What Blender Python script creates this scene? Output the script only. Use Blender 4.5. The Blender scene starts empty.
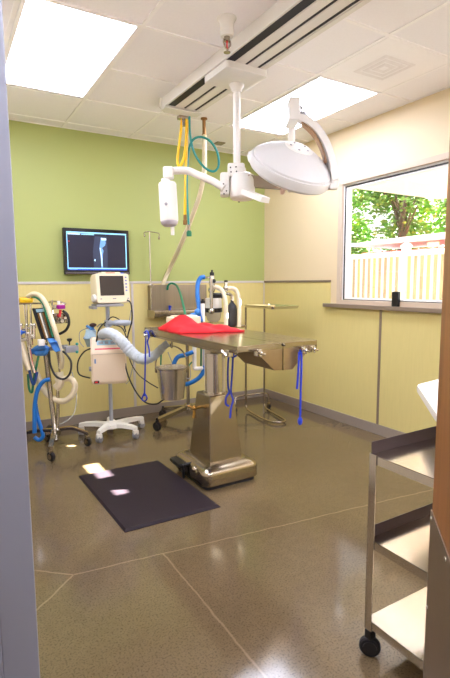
import bpy, bmesh, math, random
from mathutils import Vector, Matrix, Quaternion
PI = math.pi
scene = bpy.context.scene
COL = scene.collection
random.seed(7)

# ------------------------------------------------------------------ camera model (metres; camera stands at x=0, y=0)
F_PX, YAW, TILT, ROLL, CAMH = 479.76, 0.5357, 0.1168, -0.0065, 1.4428
FW = Vector((math.sin(YAW)*math.cos(TILT), math.cos(YAW)*math.cos(TILT), -math.sin(TILT)))
_r = Vector((math.cos(YAW), -math.sin(YAW), 0)); _u = _r.cross(FW)
RT = math.cos(ROLL)*_r + math.sin(ROLL)*_u
UP = -math.sin(ROLL)*_r + math.cos(ROLL)*_u
EYE = Vector((0, 0, CAMH))
def ray(px, py): return FW + (px-225)/F_PX*RT + (339-py)/F_PX*UP
def D(px, py, d): return EYE + d*ray(px, py)          # world point measured on the photograph at a real distance d
def at(px, py, x=None, y=None, z=None):
    r = ray(px, py)
    t = (x/r.x) if x is not None else (y/r.y) if y is not None else (z-CAMH)/r.z
    return EYE + t*r

# ------------------------------------------------------------------ materials
def lin(c):
    c = c/255
    return c/12.92 if c <= .04045 else ((c+.055)/1.055)**2.4
def rgb(c): return (lin(c[0]), lin(c[1]), lin(c[2]), 1)
MATS = {}
def pm(name, c, rough=.5, metal=0, var=.06, scale=30, bump=0, stretch=None, spec=.5, alpha=1, trans=0, emit=0, coat=0):
    """principled material whose colour wanders a little with a noise texture"""
    if name in MATS: return MATS[name]
    m = bpy.data.materials.new(name); m.use_nodes = True
    nt = m.node_tree; N = nt.nodes; L = nt.links
    b = N['Principled BSDF']
    tc = N.new('ShaderNodeTexCoord'); mp = N.new('ShaderNodeMapping'); L.new(tc.outputs['Object'], mp.inputs['Vector'])
    if stretch: mp.inputs['Scale'].default_value = stretch
    nz = N.new('ShaderNodeTexNoise'); nz.inputs['Scale'].default_value = scale; nz.inputs['Detail'].default_value = 3
    L.new(mp.outputs[0], nz.inputs['Vector'])
    mx = N.new('ShaderNodeMix'); mx.data_type = 'RGBA'
    base = rgb(c)
    mx.inputs[6].default_value = tuple(max(0, v*(1-var)) for v in base[:3])+(1,)
    mx.inputs[7].default_value = tuple(min(1, v*(1+var)) for v in base[:3])+(1,)
    L.new(nz.outputs['Fac'], mx.inputs[0]); L.new(mx.outputs[2], b.inputs['Base Color'])
    b.inputs['Roughness'].default_value = rough; b.inputs['Metallic'].default_value = metal
    b.inputs['Specular IOR Level'].default_value = spec
    b.inputs['Transmission Weight'].default_value = trans; b.inputs['Alpha'].default_value = alpha
    b.inputs['Coat Weight'].default_value = coat
    if emit:
        L.new(mx.outputs[2], b.inputs['Emission Color']); b.inputs['Emission Strength'].default_value = emit
    if bump:
        bp = N.new('ShaderNodeBump'); bp.inputs['Strength'].default_value = bump; bp.inputs['Distance'].default_value = .004
        L.new(nz.outputs['Fac'], bp.inputs['Height']); L.new(bp.outputs[0], b.inputs['Normal'])
    MATS[name] = m; return m
M = dict(
    green = pm('green_wall_paint', (170,179,108), .55, var=.02, scale=3),
    cream = pm('cream_wall_paint', (224,205,170), .55, var=.02, scale=3),
    grey_wall = pm('neutral_wall_paint', (222,212,192), .6, var=.02, scale=3),
    ceil = pm('ceiling_tile_board', (244,242,246), .9, var=.03, scale=60, bump=.15),
    grid = pm('ceiling_grid_enamel', (248,246,248), .5, var=.02),
    panel = pm('wainscot_panel', (220,205,138), .45, var=.05, scale=7, stretch=(9,9,.7), bump=.04),
    rail = pm('satin_aluminium_trim', (206,200,198), .4, 0, var=.03),
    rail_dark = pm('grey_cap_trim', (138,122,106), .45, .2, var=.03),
    basebd = pm('grey_vinyl_base', (150,138,128), .45, var=.04, scale=10),
    jamb = pm('lavender_grey_enamel', (172,175,188), .4, var=.02, scale=5),
    steel = pm('brushed_stainless', (160,149,132), .27, 1, var=.10, scale=10, stretch=(12,12,.5), bump=.008),
    steel_h = pm('brushed_stainless_flat', (172,161,142), .20, 1, var=.06, scale=10, stretch=(14,1,1), bump=.01),
    steel_cart = pm('cart_stainless', (206,200,194), .17, 1, var=.06, scale=12, stretch=(1,12,1)),
    chrome = pm('polished_chrome', (214,210,204), .12, 1, var=.03),
    dull = pm('dull_chrome_tube', (170,160,146), .22, 1, var=.05),
    white = pm('white_enamel', (224,221,216), .35, var=.015, scale=8),
    cream_enamel = pm('cream_enamel', (240,230,208), .4, var=.02, scale=8),
    cream_pl = pm('cream_plastic', (234,222,194), .45, var=.02, scale=8),
    pink_pl = pm('pinkish_cream_plastic', (234,214,188), .45, var=.02, scale=8),
    white_pl = pm('white_plastic', (236,234,228), .4, var=.02, scale=8),
    grey_pl = pm('grey_plastic', (150,150,156), .5, var=.04),
    bluegrey = pm('blue_grey_tube_paint', (172,178,190), .4, .1, var=.04),
    black = pm('black_plastic', (22,20,22), .4, var=.15),
    rubber = pm('black_rubber', (28,26,30), .7, var=.2, scale=80),
    slot = pm('dark_slot', (18,14,26), .6, var=.1),
    bag = pm('black_breathing_bag_rubber', (44,44,50), .5, var=.12, scale=12),
    blue_cord = pm('blue_cord', (18,56,196), .6, var=.15, scale=200),
    blue_hose = pm('blue_corrugated_hose', (16,108,190), .45, var=.10, scale=60),
    blue_cloth = pm('blue_plastic_pouch', (62,128,206), .5, var=.22, scale=25),
    green_hose = pm('green_hose', (22,118,84), .5, var=.1),
    teal = pm('teal_hose', (10,128,122), .45, var=.08),
    yellow = pm('yellow_hose', (244,190,8), .45, var=.06),
    beige_hose = pm('beige_corrugated_hose', (222,210,178), .5, var=.06, scale=60),
    white_hose = pm('white_corrugated_hose', (222,208,178), .5, var=.05, scale=60),
    air_hose = pm('quilted_grey_blue_hose', (196,204,212), .75, var=.2, scale=45, bump=.8),
    red = pm('red_quilted_pad', (214,17,33), .75, var=.10, scale=30, bump=.35),
    mat = pm('dark_foam_mat', (42,33,40), .6, var=.18, scale=160, bump=.25, spec=.25),
    purple = pm('purple_plastic', (160,20,140), .4, var=.05),
    redpl = pm('red_plastic', (206,28,40), .4, var=.05),
    yellowpl = pm('yellow_plastic', (246,200,20), .4, var=.05),
    pink_strip = pm('pink_stripe', (226,90,110), .5, var=.05),
    lcd = pm('dark_display_glass', (46,40,40), .2, var=.04),
    labelblue = pm('pale_blue_label', (150,190,214), .5, var=.05),
    glass_tube = pm('clear_glass_tube', (200,205,205), .08, 0, var=.02, trans=.6),
    clear = pm('clear_plastic', (225,228,225), .15, 0, var=.02, alpha=.45),
    brass = pm('brass', (190,150,80), .25, 1, var=.05),
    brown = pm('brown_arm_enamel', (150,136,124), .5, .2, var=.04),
    bronze = pm('bronze_fitting', (150,110,66), .35, .8, var=.06),
    redled = pm('red_indicator', (180,20,20), .4, emit=.6),
    soffit = pm('white_soffit', (245,242,236), .6, var=.02, emit=0),
    vinyl = pm('white_vinyl', (246,245,246), .4, var=.02),
    board = pm('weathered_fence_board', (164,144,122), .8, var=.25, scale=5, stretch=(4,4,.6)),
    awning = pm('red_painted_fascia', (226,96,96), .6, var=.05),
    leaf = pm('leaf_green', (84,128,46), .6, var=.45, scale=4),
    leaf3 = pm('leaf_mid_green', (104,142,50), .6, var=.4, scale=4),
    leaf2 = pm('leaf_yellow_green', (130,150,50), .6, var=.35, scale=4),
    bark = pm('bark', (80,70,58), .9, var=.3, scale=12, bump=.5),
    ground = pm('outdoor_ground', (44,43,41), .9, var=.1, scale=6),
)
def emission(name, c, strength):
    m = bpy.data.materials.new(name); m.use_nodes = True
    nt = m.node_tree; N = nt.nodes
    b = N['Principled BSDF']
    b.inputs['Base Color'].default_value = rgb(c); b.inputs['Emission Color'].default_value = rgb(c)
    nz = N.new('ShaderNodeTexNoise'); nz.inputs['Scale'].default_value = 40
    mr = N.new('ShaderNodeMapRange'); mr.inputs[3].default_value = strength*.97; mr.inputs[4].default_value = strength*1.03
    nt.links.new(nz.outputs['Fac'], mr.inputs[0]); nt.links.new(mr.outputs[0], b.inputs['Emission Strength'])
    b.inputs['Roughness'].default_value = .4
    return m
M['lens'] = emission('lit_troffer_lens', (232,236,255), 11.8)
M['scr_dark'] = emission('screen_dark', (16,14,36), .8)
M['scr_bar'] = emission('screen_bar', (130,190,230), 1.0)
M['scr_blue'] = emission('screen_blue', (30,70,170), .9)
M['scr_bone'] = emission('screen_bone', (96,140,190), .7)
M['scr_bone2'] = emission('screen_bone_bright', (180,210,230), .9)
M['scr_red'] = emission('screen_red', (200,30,50), .9)

def mat_glass():
    m = bpy.data.materials.new('window_glass'); m.use_nodes = True
    nt = m.node_tree; N = nt.nodes; L = nt.links; N.clear()
    out = N.new('ShaderNodeOutputMaterial'); mx = N.new('ShaderNodeMixShader')
    t = N.new('ShaderNodeBsdfTransparent'); g = N.new('ShaderNodeBsdfGlossy'); g.inputs['Roughness'].default_value = .02
    nz = N.new('ShaderNodeTexNoise'); nz.inputs['Scale'].default_value = 2
    mr = N.new('ShaderNodeMapRange'); mr.inputs[3].default_value = .03; mr.inputs[4].default_value = .06
    L.new(nz.outputs['Fac'], mr.inputs[0]); L.new(mr.outputs[0], mx.inputs[0])
    L.new(t.outputs[0], mx.inputs[1]); L.new(g.outputs[0], mx.inputs[2]); L.new(mx.outputs[0], out.inputs[0])
    return m
M['glass'] = mat_glass()

def mat_floor():
    m = bpy.data.materials.new('polished_concrete'); m.use_nodes = True
    nt = m.node_tree; N = nt.nodes; L = nt.links; b = N['Principled BSDF']
    tc = N.new('ShaderNodeTexCoord'); P = tc.outputs['Object']
    def noise(scale, detail=4):
        n = N.new('ShaderNodeTexNoise'); n.inputs['Scale'].default_value = scale; n.inputs['Detail'].default_value = detail
        L.new(P, n.inputs['Vector']); return n
    def mix(fac, a, c):
        x = N.new('ShaderNodeMix'); x.data_type = 'RGBA'
        L.new(fac, x.inputs[0])
        for i, v in ((6, a), (7, c)):
            if isinstance(v, tuple): x.inputs[i].default_value = v
            else: L.new(v, x.inputs[i])
        return x.outputs[2]
    def mr(v, a, c, d=0, e=1):
        x = N.new('ShaderNodeMapRange'); L.new(v, x.inputs[0])
        for i, k in enumerate((a, c, d, e)): x.inputs[i+1].default_value = k
        return x.outputs[0]
    n1 = noise(1.6); n2 = noise(24); n3 = noise(120, 2)
    col = mix(mr(n1.outputs['Fac'], .35, .65), rgb((101,85,62)), rgb((109,92,68)))
    col = mix(mr(n2.outputs['Fac'], .35, .7, 0, .25), col, rgb((124,106,80)))
    col = mix(mr(n3.outputs['Fac'], .50, .68, 0, .6), col, rgb((62,50,36)))
    # saw-cut / crack lines of the slab: (start, end)
    wob = N.new('ShaderNodeTexNoise'); wob.inputs['Scale'].default_value = 9; L.new(P, wob.inputs['Vector'])
    sub = N.new('ShaderNodeVectorMath'); sub.operation = 'SUBTRACT'; L.new(wob.outputs['Color'], sub.inputs[0]); sub.inputs[1].default_value = (.5,.5,.5)
    scl = N.new('ShaderNodeVectorMath'); scl.operation = 'SCALE'; L.new(sub.outputs[0], scl.inputs[0]); scl.inputs['Scale'].default_value = .02
    add = N.new('ShaderNodeVectorMath'); L.new(P, add.inputs[0]); L.new(scl.outputs[0], add.inputs[1])
    total = None
    for (ax, ay), (bx, by) in (((.485,2.317),(3.6,1.925)), ((.947,2.262),(.93,-1.2)), ((.485,2.317),(-.4,1.52)), ((.485,2.317),(.13,2.64))):
        ln = math.hypot(bx-ax, by-ay); ux, uy = (bx-ax)/ln, (by-ay)/ln
        o = N.new('ShaderNodeVectorMath'); o.operation = 'SUBTRACT'; L.new(add.outputs[0], o.inputs[0]); o.inputs[1].default_value = (ax, ay, 0)
        d1 = N.new('ShaderNodeVectorMath'); d1.operation = 'DOT_PRODUCT'; L.new(o.outputs[0], d1.inputs[0]); d1.inputs[1].default_value = (-uy, ux, 0)
        d2 = N.new('ShaderNodeVectorMath'); d2.operation = 'DOT_PRODUCT'; L.new(o.outputs[0], d2.inputs[0]); d2.inputs[1].default_value = (ux, uy, 0)
        ab = N.new('ShaderNodeMath'); ab.operation = 'ABSOLUTE'; L.new(d1.outputs['Value'], ab.inputs[0])
        near = mr(ab.outputs[0], .002, .007, 1, 0)
        g1 = mr(d2.outputs['Value'], -.004, .004); g2 = mr(d2.outputs['Value'], ln-.004, ln+.004, 1, 0)
        p1 = N.new('ShaderNodeMath'); p1.operation = 'MULTIPLY'; L.new(near, p1.inputs[0]); L.new(g1, p1.inputs[1])
        p2 = N.new('ShaderNodeMath'); p2.operation = 'MULTIPLY'; L.new(p1.outputs[0], p2.inputs[0]); L.new(g2, p2.inputs[1])
        if total is None: total = p2.outputs[0]
        else:
            mxm = N.new('ShaderNodeMath'); mxm.operation = 'MAXIMUM'; L.new(total, mxm.inputs[0]); L.new(p2.outputs[0], mxm.inputs[1]); total = mxm.outputs[0]
    fade = N.new('ShaderNodeMath'); fade.operation = 'MULTIPLY'; L.new(total, fade.inputs[0]); fade.inputs[1].default_value = .5
    col = mix(fade.outputs[0], col, rgb((152,130,104)))
    L.new(col, b.inputs['Base Color'])
    L.new(mr(n2.outputs['Fac'], .2, .8, .09, .15), b.inputs['Roughness'])
    b.inputs['Specular IOR Level'].default_value = .75
    bp = N.new('ShaderNodeBump'); bp.inputs['Strength'].default_value = .04; bp.inputs['Distance'].default_value = .002
    L.new(n2.outputs['Fac'], bp.inputs['Height']); L.new(bp.outputs[0], b.inputs['Normal'])
    return m
M['floor'] = mat_floor()

def mat_wood():
    m = bpy.data.materials.new('orange_oak_door_veneer'); m.use_nodes = True
    nt = m.node_tree; N = nt.nodes; L = nt.links; b = N['Principled BSDF']
    tc = N.new('ShaderNodeTexCoord'); mp = N.new('ShaderNodeMapping'); mp.inputs['Scale'].default_value = (14, 14, .9)
    L.new(tc.outputs['Object'], mp.inputs[0])
    nz = N.new('ShaderNodeTexNoise'); nz.inputs['Scale'].default_value = 3; nz.inputs['Detail'].default_value = 6; L.new(mp.outputs[0], nz.inputs['Vector'])
    cr = N.new('ShaderNodeValToRGB'); L.new(nz.outputs['Fac'], cr.inputs[0])
    cr.color_ramp.elements[0].position = .3; cr.color_ramp.elements[0].color = rgb((132,82,40))
    cr.color_ramp.elements[1].position = .7; cr.color_ramp.elements[1].color = rgb((156,102,54))
    L.new(cr.outputs[0], b.inputs['Base Color']); b.inputs['Roughness'].default_value = .4
    return m
M['wood'] = mat_wood()

# ------------------------------------------------------------------ geometry builder
def frame(d):
    d = Vector(d).normalized()
    a = Vector((0,0,1)) if abs(d.z) < .95 else Vector((1,0,0))
    x = a.cross(d).normalized(); return x, d.cross(x)
def crom(pts, n=8, closed=False):
    P = [Vector(p) for p in pts]; out = []
    k = len(P)
    for i in range(k if closed else k-1):
        if closed: a, b, c, d = P[(i-1)%k], P[i], P[(i+1)%k], P[(i+2)%k]
        else: a, b, c, d = P[max(i-1,0)], P[i], P[i+1], P[min(i+2,k-1)]
        for j in range(n):
            t = j/n
            out.append(.5*((2*b)+(c-a)*t+(2*a-5*b+4*c-d)*t*t+(3*b-a-3*c+d)*t**3))
    if not closed: out.append(P[-1])
    return out
class G:
    def __init__(s, T=None): s.bm = bmesh.new(); s.T = T or Matrix.Identity(4)
    def v(s, p): return s.bm.verts.new(s.T @ Vector(p))
    def f(s, vs):
        try: return s.bm.faces.new(vs)
        except ValueError: return None
    def box(s, lo, hi, bev=0, R=None, seg=2):
        """box between two corners; R optional matrix applied about its centre"""
        lo, hi = Vector(lo), Vector(hi); c = (lo+hi)/2; h = (hi-lo)/2
        b2 = bmesh.new(); bmesh.ops.create_cube(b2, size=2)
        for v in b2.verts: v.co = Vector((v.co.x*h.x, v.co.y*h.y, v.co.z*h.z))
        if bev: bmesh.ops.bevel(b2, geom=b2.edges[:], offset=min(bev, min(abs(x) for x in h)*.98), segments=seg, profile=.5, affect='EDGES')
        return s.take(b2, Matrix.Translation(c) @ (R.to_4x4() if R else Matrix.Identity(4)))
    def take(s, b2, mt):
        mp = {}
        for v in b2.verts: mp[v] = s.v(mt @ v.co)
        for f in b2.faces: s.f([mp[v] for v in f.verts])
        b2.free(); return s
    def ring(s, c, x, y, r, n, r2=None): return [s.v(c + x*r*math.cos(2*PI*i/n) + y*(r2 or r)*math.sin(2*PI*i/n)) for i in range(n)]
    def lathe(s, base, axis, prof, n=24, cap=True):
        """prof = [(radius, height along axis)]"""
        base = Vector(base); ax = Vector(axis).normalized(); x, y = frame(ax); rings = []
        for r, hh in prof: rings.append(s.ring(base+ax*hh, x, y, max(r, 1e-4), n))
        for a, b in zip(rings, rings[1:]):
            for i in range(n): s.f([a[i], a[(i+1)%n], b[(i+1)%n], b[i]])
        if cap: s.f(rings[0][::-1]); s.f(rings[-1])
        return s
    def cyl(s, p0, p1, r0, r1=None, n=16, cap=True):
        p0, p1 = Vector(p0), Vector(p1); L = (p1-p0).length
        return s.lathe(p0, p1-p0, [(r0,0),(r0 if r1 is None else r1, L)], n, cap)
    def tube(s, pts, r, n=10, smooth=8, closed=False, ripple=0, period=.012):
        P = crom(pts, smooth, closed) if smooth else [Vector(p) for p in pts]
        if ripple:                                   # resample evenly so that the corrugation is regular
            L = [0]
            for a, b in zip(P, P[1:]): L.append(L[-1]+(b-a).length)
            m = max(4, int(L[-1]/(period/2))); Q = []; j = 0
            for i in range(m+1):
                t = L[-1]*i/m
                while j < len(L)-2 and L[j+1] < t: j += 1
                k = (t-L[j])/max(1e-9, L[j+1]-L[j]); Q.append(P[j].lerp(P[j+1], min(1,k)))
            P = Q
        k = len(P); rings = []; nx = None
        for i in range(k):
            if closed: d = P[(i+1)%k]-P[i-1]
            else: d = P[min(i+1,k-1)]-P[max(i-1,0)]
            if d.length < 1e-9: d = Vector((0,0,1))
            d.normalize()
            if nx is None: nx = frame(d)[0]
            nx = (nx-d*nx.dot(d))
            nx = nx.normalized() if nx.length > 1e-6 else frame(d)[0]
            ny = d.cross(nx)
            rr = r[min(i*len(r)//k, len(r)-1)] if isinstance(r, (list,tuple)) else r
            if ripple: rr = rr*(1+ripple*(1 if i%2 else -1))
            rings.append(s.ring(P[i], nx, ny, rr, n))
        for i in range(k if closed else k-1):
            a, b = rings[i], rings[(i+1)%k]
            for j in range(n): s.f([a[j], a[(j+1)%n], b[(j+1)%n], b[j]])
        if not closed: s.f(rings[0][::-1]); s.f(rings[-1])
        return s
    def sweep(s, pts, wdir, w, t, smooth=8):
        """flat bar of width w (along wdir) and thickness t along a path"""
        P = crom(pts, smooth) if smooth else [Vector(p) for p in pts]; W = Vector(wdir).normalized(); rings = []
        for i in range(len(P)):
            d = (P[min(i+1,len(P)-1)]-P[max(i-1,0)]).normalized()
            nn = d.cross(W).normalized(); ww = nn.cross(d).normalized()
            rings.append([s.v(P[i]+ww*a*w/2+nn*b*t/2) for a, b in ((-1,-1),(1,-1),(1,1),(-1,1))])
        for a, b in zip(rings, rings[1:]):
            for j in range(4): s.f([a[j], a[(j+1)%4], b[(j+1)%4], b[j]])
        s.f(rings[0][::-1]); s.f(rings[-1]); return s
    def prism(s, poly, vec):
        """polygon (3-D points) pushed along vec"""
        a = [s.v(p) for p in poly]; b = [s.v(Vector(p)+Vector(vec)) for p in poly]; n = len(a)
        s.f(a[::-1]); s.f(b)
        for i in range(n): s.f([a[i], a[(i+1)%n], b[(i+1)%n], b[i]])
        return s
    def loft(s, loops, cap=True):
        R = [[s.v(p) for p in l] for l in loops]; n = len(R[0])
        for a, b in zip(R, R[1:]):
            for i in range(n): s.f([a[i], a[(i+1)%n], b[(i+1)%n], b[i]])
        if cap: s.f(R[0][::-1]); s.f(R[-1])
        return s
    def ball(s, c, r, n=14, sc=(1,1,1)):
        b2 = bmesh.new(); bmesh.ops.create_uvsphere(b2, u_segments=n, v_segments=max(6,n//2), radius=1)
        return s.take(b2, Matrix.Translation(Vector(c)) @ Matrix.Diagonal((r*sc[0], r*sc[1], r*sc[2], 1)))
def rrect(x0, y0, x1, y1, z, r, n=4):
    out = []
    for cx, cy, a0 in ((x1-r,y1-r,0),(x0+r,y1-r,90),(x0+r,y0+r,180),(x1-r,y0+r,270)):
        for i in range(n+1):
            a = math.radians(a0+90*i/n); out.append(Vector((cx+r*math.cos(a), cy+r*math.sin(a), z)))
    return out

def obj(name, g, mat, parent=None, angle=35, at_zero=False, flat_n=True):
    """link a builder as ONE mesh object; parts keep the origin of their thing"""
    org = Vector((0,0,0))
    if parent is not None: org = Vector(parent['_org'])
    me = bpy.data.meshes.new(name)
    bmesh.ops.recalc_face_normals(g.bm, faces=g.bm.faces[:])
    if parent is None:
        vs = [v.co for v in g.bm.verts]
        org = Vector(((min(v.x for v in vs)+max(v.x for v in vs))/2, (min(v.y for v in vs)+max(v.y for v in vs))/2, min(v.z for v in vs)))
    if at_zero: org = Vector((0,0,0))
    for v in g.bm.verts: v.co -= org
    g.bm.to_mesh(me); g.bm.free()
    for p in me.polygons: p.use_smooth = True
    me.set_sharp_from_angle(angle=math.radians(angle))
    me.materials.append(M[mat] if isinstance(mat, str) else mat)
    o = bpy.data.objects.new(name, me); COL.objects.link(o); o['_org'] = list(org)
    if flat_n: md = o.modifiers.new('weighted_normals', 'WEIGHTED_NORMAL'); md.keep_sharp = True
    if parent is None: o.location = org
    else: o.parent = parent
    return o
def thing(name, label, cat, loc, group=None):
    o = bpy.data.objects.new(name, None); COL.objects.link(o); o.location = Vector(loc); o['_org'] = list(loc)
    o.empty_display_size = .1; o['label'] = label; o['category'] = cat
    if group: o['group'] = group
    return o
def tag(o, label, cat, group=None):
    o['label'] = label; o['category'] = cat
    if group: o['group'] = group
    return o
def struct(name, g, mat, parent=None, angle=35):
    o = obj(name, g, mat, parent, angle)
    if parent is None: o['kind'] = 'structure'
    return o
def copy_thing(o, loc, label=None):
    c = o.copy(); COL.objects.link(c); c.location = loc
    if label: c['label'] = label
    for ch in [k for k in bpy.data.objects if k.parent == o]:
        d = ch.copy(); COL.objects.link(d); d.parent = c
        for g2 in [k for k in bpy.data.objects if k.parent == ch]:
            e = g2.copy(); COL.objects.link(e); e.parent = d
    return c
def rz(deg): return Matrix.Rotation(math.radians(deg), 3, 'Z')
def local(loc, deg=0, tiltx=0):
    return Matrix.Translation(Vector(loc)) @ Matrix.Rotation(math.radians(deg), 4, 'Z') @ Matrix.Rotation(math.radians(tiltx), 4, 'X')
#%%SETTING
# ------------------------------------------------------------------ the room
XL, XR, YB, YF, HC = .127, 3.507, 4.939, -1.3, 2.936
WY0, WY1, WZ0, WZ1 = 1.75, 3.60, 1.235, 2.40               # window opening in the right wall
g = G(); g.box((-1.4,YF-.1,-.06),(XR+.12,YB+.12,0)); o = obj('floor', g, 'floor', at_zero=True); o['kind'] = 'structure'
g = G(); g.box((-1.4,YF-.1,HC),(XR+.12,YB+.12,HC+.06)); ceiling = struct('ceiling', g, 'ceil')
g = G()
for x in (.458,1.125,1.792,2.458,3.125): g.box((x-.012,YF,HC-.006),(x+.012,YB,HC+.001))
for y in (-1.085,-.435,.215,.865,1.515,2.165,2.815,3.465,4.115,4.765): g.box((XL,y-.012,HC-.0061),(XR,y+.012,HC+.001))
obj('grid_bars', g, 'grid', ceiling)
g = G()
for (a, b) in (((XL,YB-.018,HC-.005),(XR,YB,HC)), ((XR-.018,YF,HC-.005),(XR,YB-.018,HC))): g.box(a, b)
obj('wall_angle', g, 'grid', ceiling)
# walls: the upper paint is the wall itself, the wainscot a skin on it
g = G(); g.box((XL-.12,YB,0),(XR+.12,YB+.12,HC)); struct('wall_back', g, 'green')
g = G()
g.box((XR,YF,0),(XR+.12,YB,WZ0)); g.box((XR,YF,WZ1),(XR+.12,YB,HC))
g.box((XR,YF,WZ0),(XR+.12,WY0,WZ1)); g.box((XR,WY1,WZ0),(XR+.12,YB,WZ1))
struct('wall_right', g, 'cream')
g = G(); g.box((-1.4,YF-.1,0),(XR+.12,YF,HC)); struct('wall_front', g, 'grey_wall')
g = G(); g.box((.0,1.06,0),(XL,YB,HC)); g.box((.0,YF,0),(XL,-.16,HC)); g.box((.0,-.16,2.25),(XL,1.06,HC))
struct('wall_left', g, 'grey_wall')
g = G(); g.box((-1.52,YF-.1,0),(-1.4,YB+.12,HC)); struct('wall_hallway', g, 'grey_wall')
g = G(); g.box((-1.4,YB,0),(.01,YB+.12,HC)); struct('wall_hallway_end', g, 'grey_wall')
RZ = 1.452                                                   # top of the wainscot
g = G(); g.box((XL,YB-.006,.1),(XR-.006,YB,RZ)); struct('trim_1', g, 'panel')
g = G(); g.box((XR-.006,3.746,.1),(XR,YB,RZ)); g.box((XR-.006,YF,.1),(XR,3.746,1.19)); struct('trim_2', g, 'panel')
g = G(); g.box((XL,YB-.014,RZ-.012),(XR-.006,YB,RZ+.012),.003); struct('trim_3', g, 'rail')
g = G(); g.box((XR-.014,3.746,RZ-.012),(XR,YB,RZ+.012),.003); struct('trim_4', g, 'rail_dark')
g = G(); g.box((XR-.016,YB-.016,.1),(XR-.0,YB,RZ)); struct('trim_5', g, 'rail')
g = G(); g.box((1.765,YB-.012,.1),(1.79,YB,RZ-.012)); struct('trim_6', g, 'rail')
g = G(); g.box((XR-.012,3.06,.1),(XR,3.085,1.19)); struct('trim_7', g, 'rail_dark')
g = G(); g.box((XR-.012,1.6,.1),(XR,1.625,1.19)); struct('trim_8', g, 'rail_dark')
g = G(); g.box((XL,YB-.014,0),(XR-.014,YB,.1),.004); struct('baseboard_back', g, 'basebd')
g = G(); g.box((XR-.014,YF,0),(XR,YB,.1),.004); struct('baseboard_right', g, 'basebd')
g = G(); g.box((XL,1.2,0),(XL+.014,YB,.1),.004); struct('baseboard_left', g, 'basebd')

# window: casing, white vinyl sash, dark gasket, pane, sill
g = G()
def ringbox(g, y0, y1, z0, z1, w, x0, x1, bev=.003):
    g.box((x0,y0,z0),(x1,y1,z0+w),bev); g.box((x0,y0,z1-w),(x1,y1,z1),bev)
    g.box((x0,y0,z0+w),(x1,y0+w,z1-w),bev); g.box((x0,y1-w,z0+w),(x1,y1,z1-w),bev)
ringbox(g, WY0-.04, WY1+.045, WZ0-.02, WZ1+.045, .05, XR-.018, XR+.03)
win = struct('window_1', g, pm('tan_window_casing', (204,186,166), .5, var=.02))
g = G(); ringbox(g, WY0, WY1, WZ0, WZ1, .052, XR+.012, XR+.075); obj('sash', g, 'vinyl', win)
g = G(); ringbox(g, WY0+.024, WY1-.024, WZ0+.024, WZ1-.024, .013, XR+.006, XR+.02, 0); obj('gasket', g, 'black', win)
g = G(); g.box((XR+.04,WY0+.05,WZ0+.05),(XR+.046,WY1-.05,WZ1-.05)); obj('pane', g, 'glass', win)
g = G(); g.box((XR-.05,WY0-.3,1.185),(XR+.02,3.815,1.222),.004); obj('window_sill', g, 'rail_dark', win)

# door frame (steel, lavender grey) and the oak door standing open at 45 degrees
g = G(); g.box((-.02,.95,0),(.06,1.07,2.3),.004); g.box((.06,.957,0),(XL,1.07,2.3),.004)
g.box((.02,.938,0),(.034,.953,2.25),.003)
g.box((-.02,-.24,0),(XL+.02,-.12,2.3),.004); g.box((-.02,-.24,2.2),(XL+.02,1.07,2.3),.004)
struct('trim_9', g, 'jamb')
hinge = Vector((.172,-.098,0)); T = local(hinge, 45)
g = G(T); g.box((0,-.045,.012),(1.03,0,2.17),.002); door = struct('door_1', g, 'wood')
g = G(T); g.box((.015,0,.02),(1.033,.003,.945),.001); kp = obj('kick_plate', g, pm('satin_kick_plate',(150,134,120),.4,1,var=.05,scale=20,stretch=(1,1,10)), door)
for sx, sz in ((1.02,.93),(1.02,.72),(1.02,.5),(.86,.93),(.7,.93)):
    g = G(T); g.lathe((sx,.003,sz),(0,1,0),[(.0055,0),(.0045,.002),(.001,.003)],10); obj('screw', g, 'chrome', kp)
g = G(T)
for z in (.25,1.1,1.95): g.cyl((0,.008,z-.05),(0,.008,z+.05),.009)
obj('hinges', g, 'dull', door)

# ------------------------------------------------------------------ ceiling fittings
def troffer(x0, y0, label, x1=None, y1=None):
    x1 = x1 or x0+.64; y1 = y1 or y0+1.27
    t = thing('ceiling_light', label, 'ceiling light', ((x0+x1)/2,(y0+y1)/2,HC-.012), 'recessed ceiling lights')
    g = G(); w = .022; z0, z1 = HC-.012, HC+.0
    g.box((x0,y0,z0),(x1,y0+w,z1),.002); g.box((x0,y1-w,z0),(x1,y1,z1),.002); g.box((x0,y0+w,z0),(x0+w,y1-w,z1),.002); g.box((x1-w,y0+w,z0),(x1,y1-w,z1),.002)
    obj('frame', g, 'grid', t)
    g = G(); g.box((x0+w,y0+w,HC-.007),(x1-w,y1-w,HC-.0005)); obj('diffuser', g, 'lens', t)
    return t
troffer(.475, 2.80, 'large glowing rectangular ceiling light at upper left, nearest the doorway')
troffer(2.475, 2.80, 'glowing rectangular ceiling light behind the white surgical lamp')
for x_, y_ in ((.475,.252),(2.475,.252),(.475,-1.05),(2.475,-1.05)):                                    # out-of-view panels added to light the room and back wall
    g = G(); g.box((x_+.022,y_,HC-.007),(x_+.618,y_+1.226,HC-.0005)); obj('added_light_panel', g, 'lens', ceiling)
t = thing('air_diffuser', 'square white louvred air vent in ceiling above the window', 'air vent', (2.79,2.49,HC-.02))
g = G()
for a in (.15,.105,.06):
    g.loft([[Vector((2.79+sx*k,2.49+sy*k,HC-zz)) for sx, sy in ((-1,-1),(1,-1),(1,1),(-1,1))] for k, zz in ((a,.006),(a-.012,.013),(a-.02,.013),(a-.034,.007))], cap=False)
obj('louvre', g, pm('vent_enamel',(238,235,236),.6), t)
g = G(); g.box((2.475,2.18,HC-.006),(3.11,2.80,HC-.0),.002); obj('face_plate', g, 'grid', t)
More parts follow.
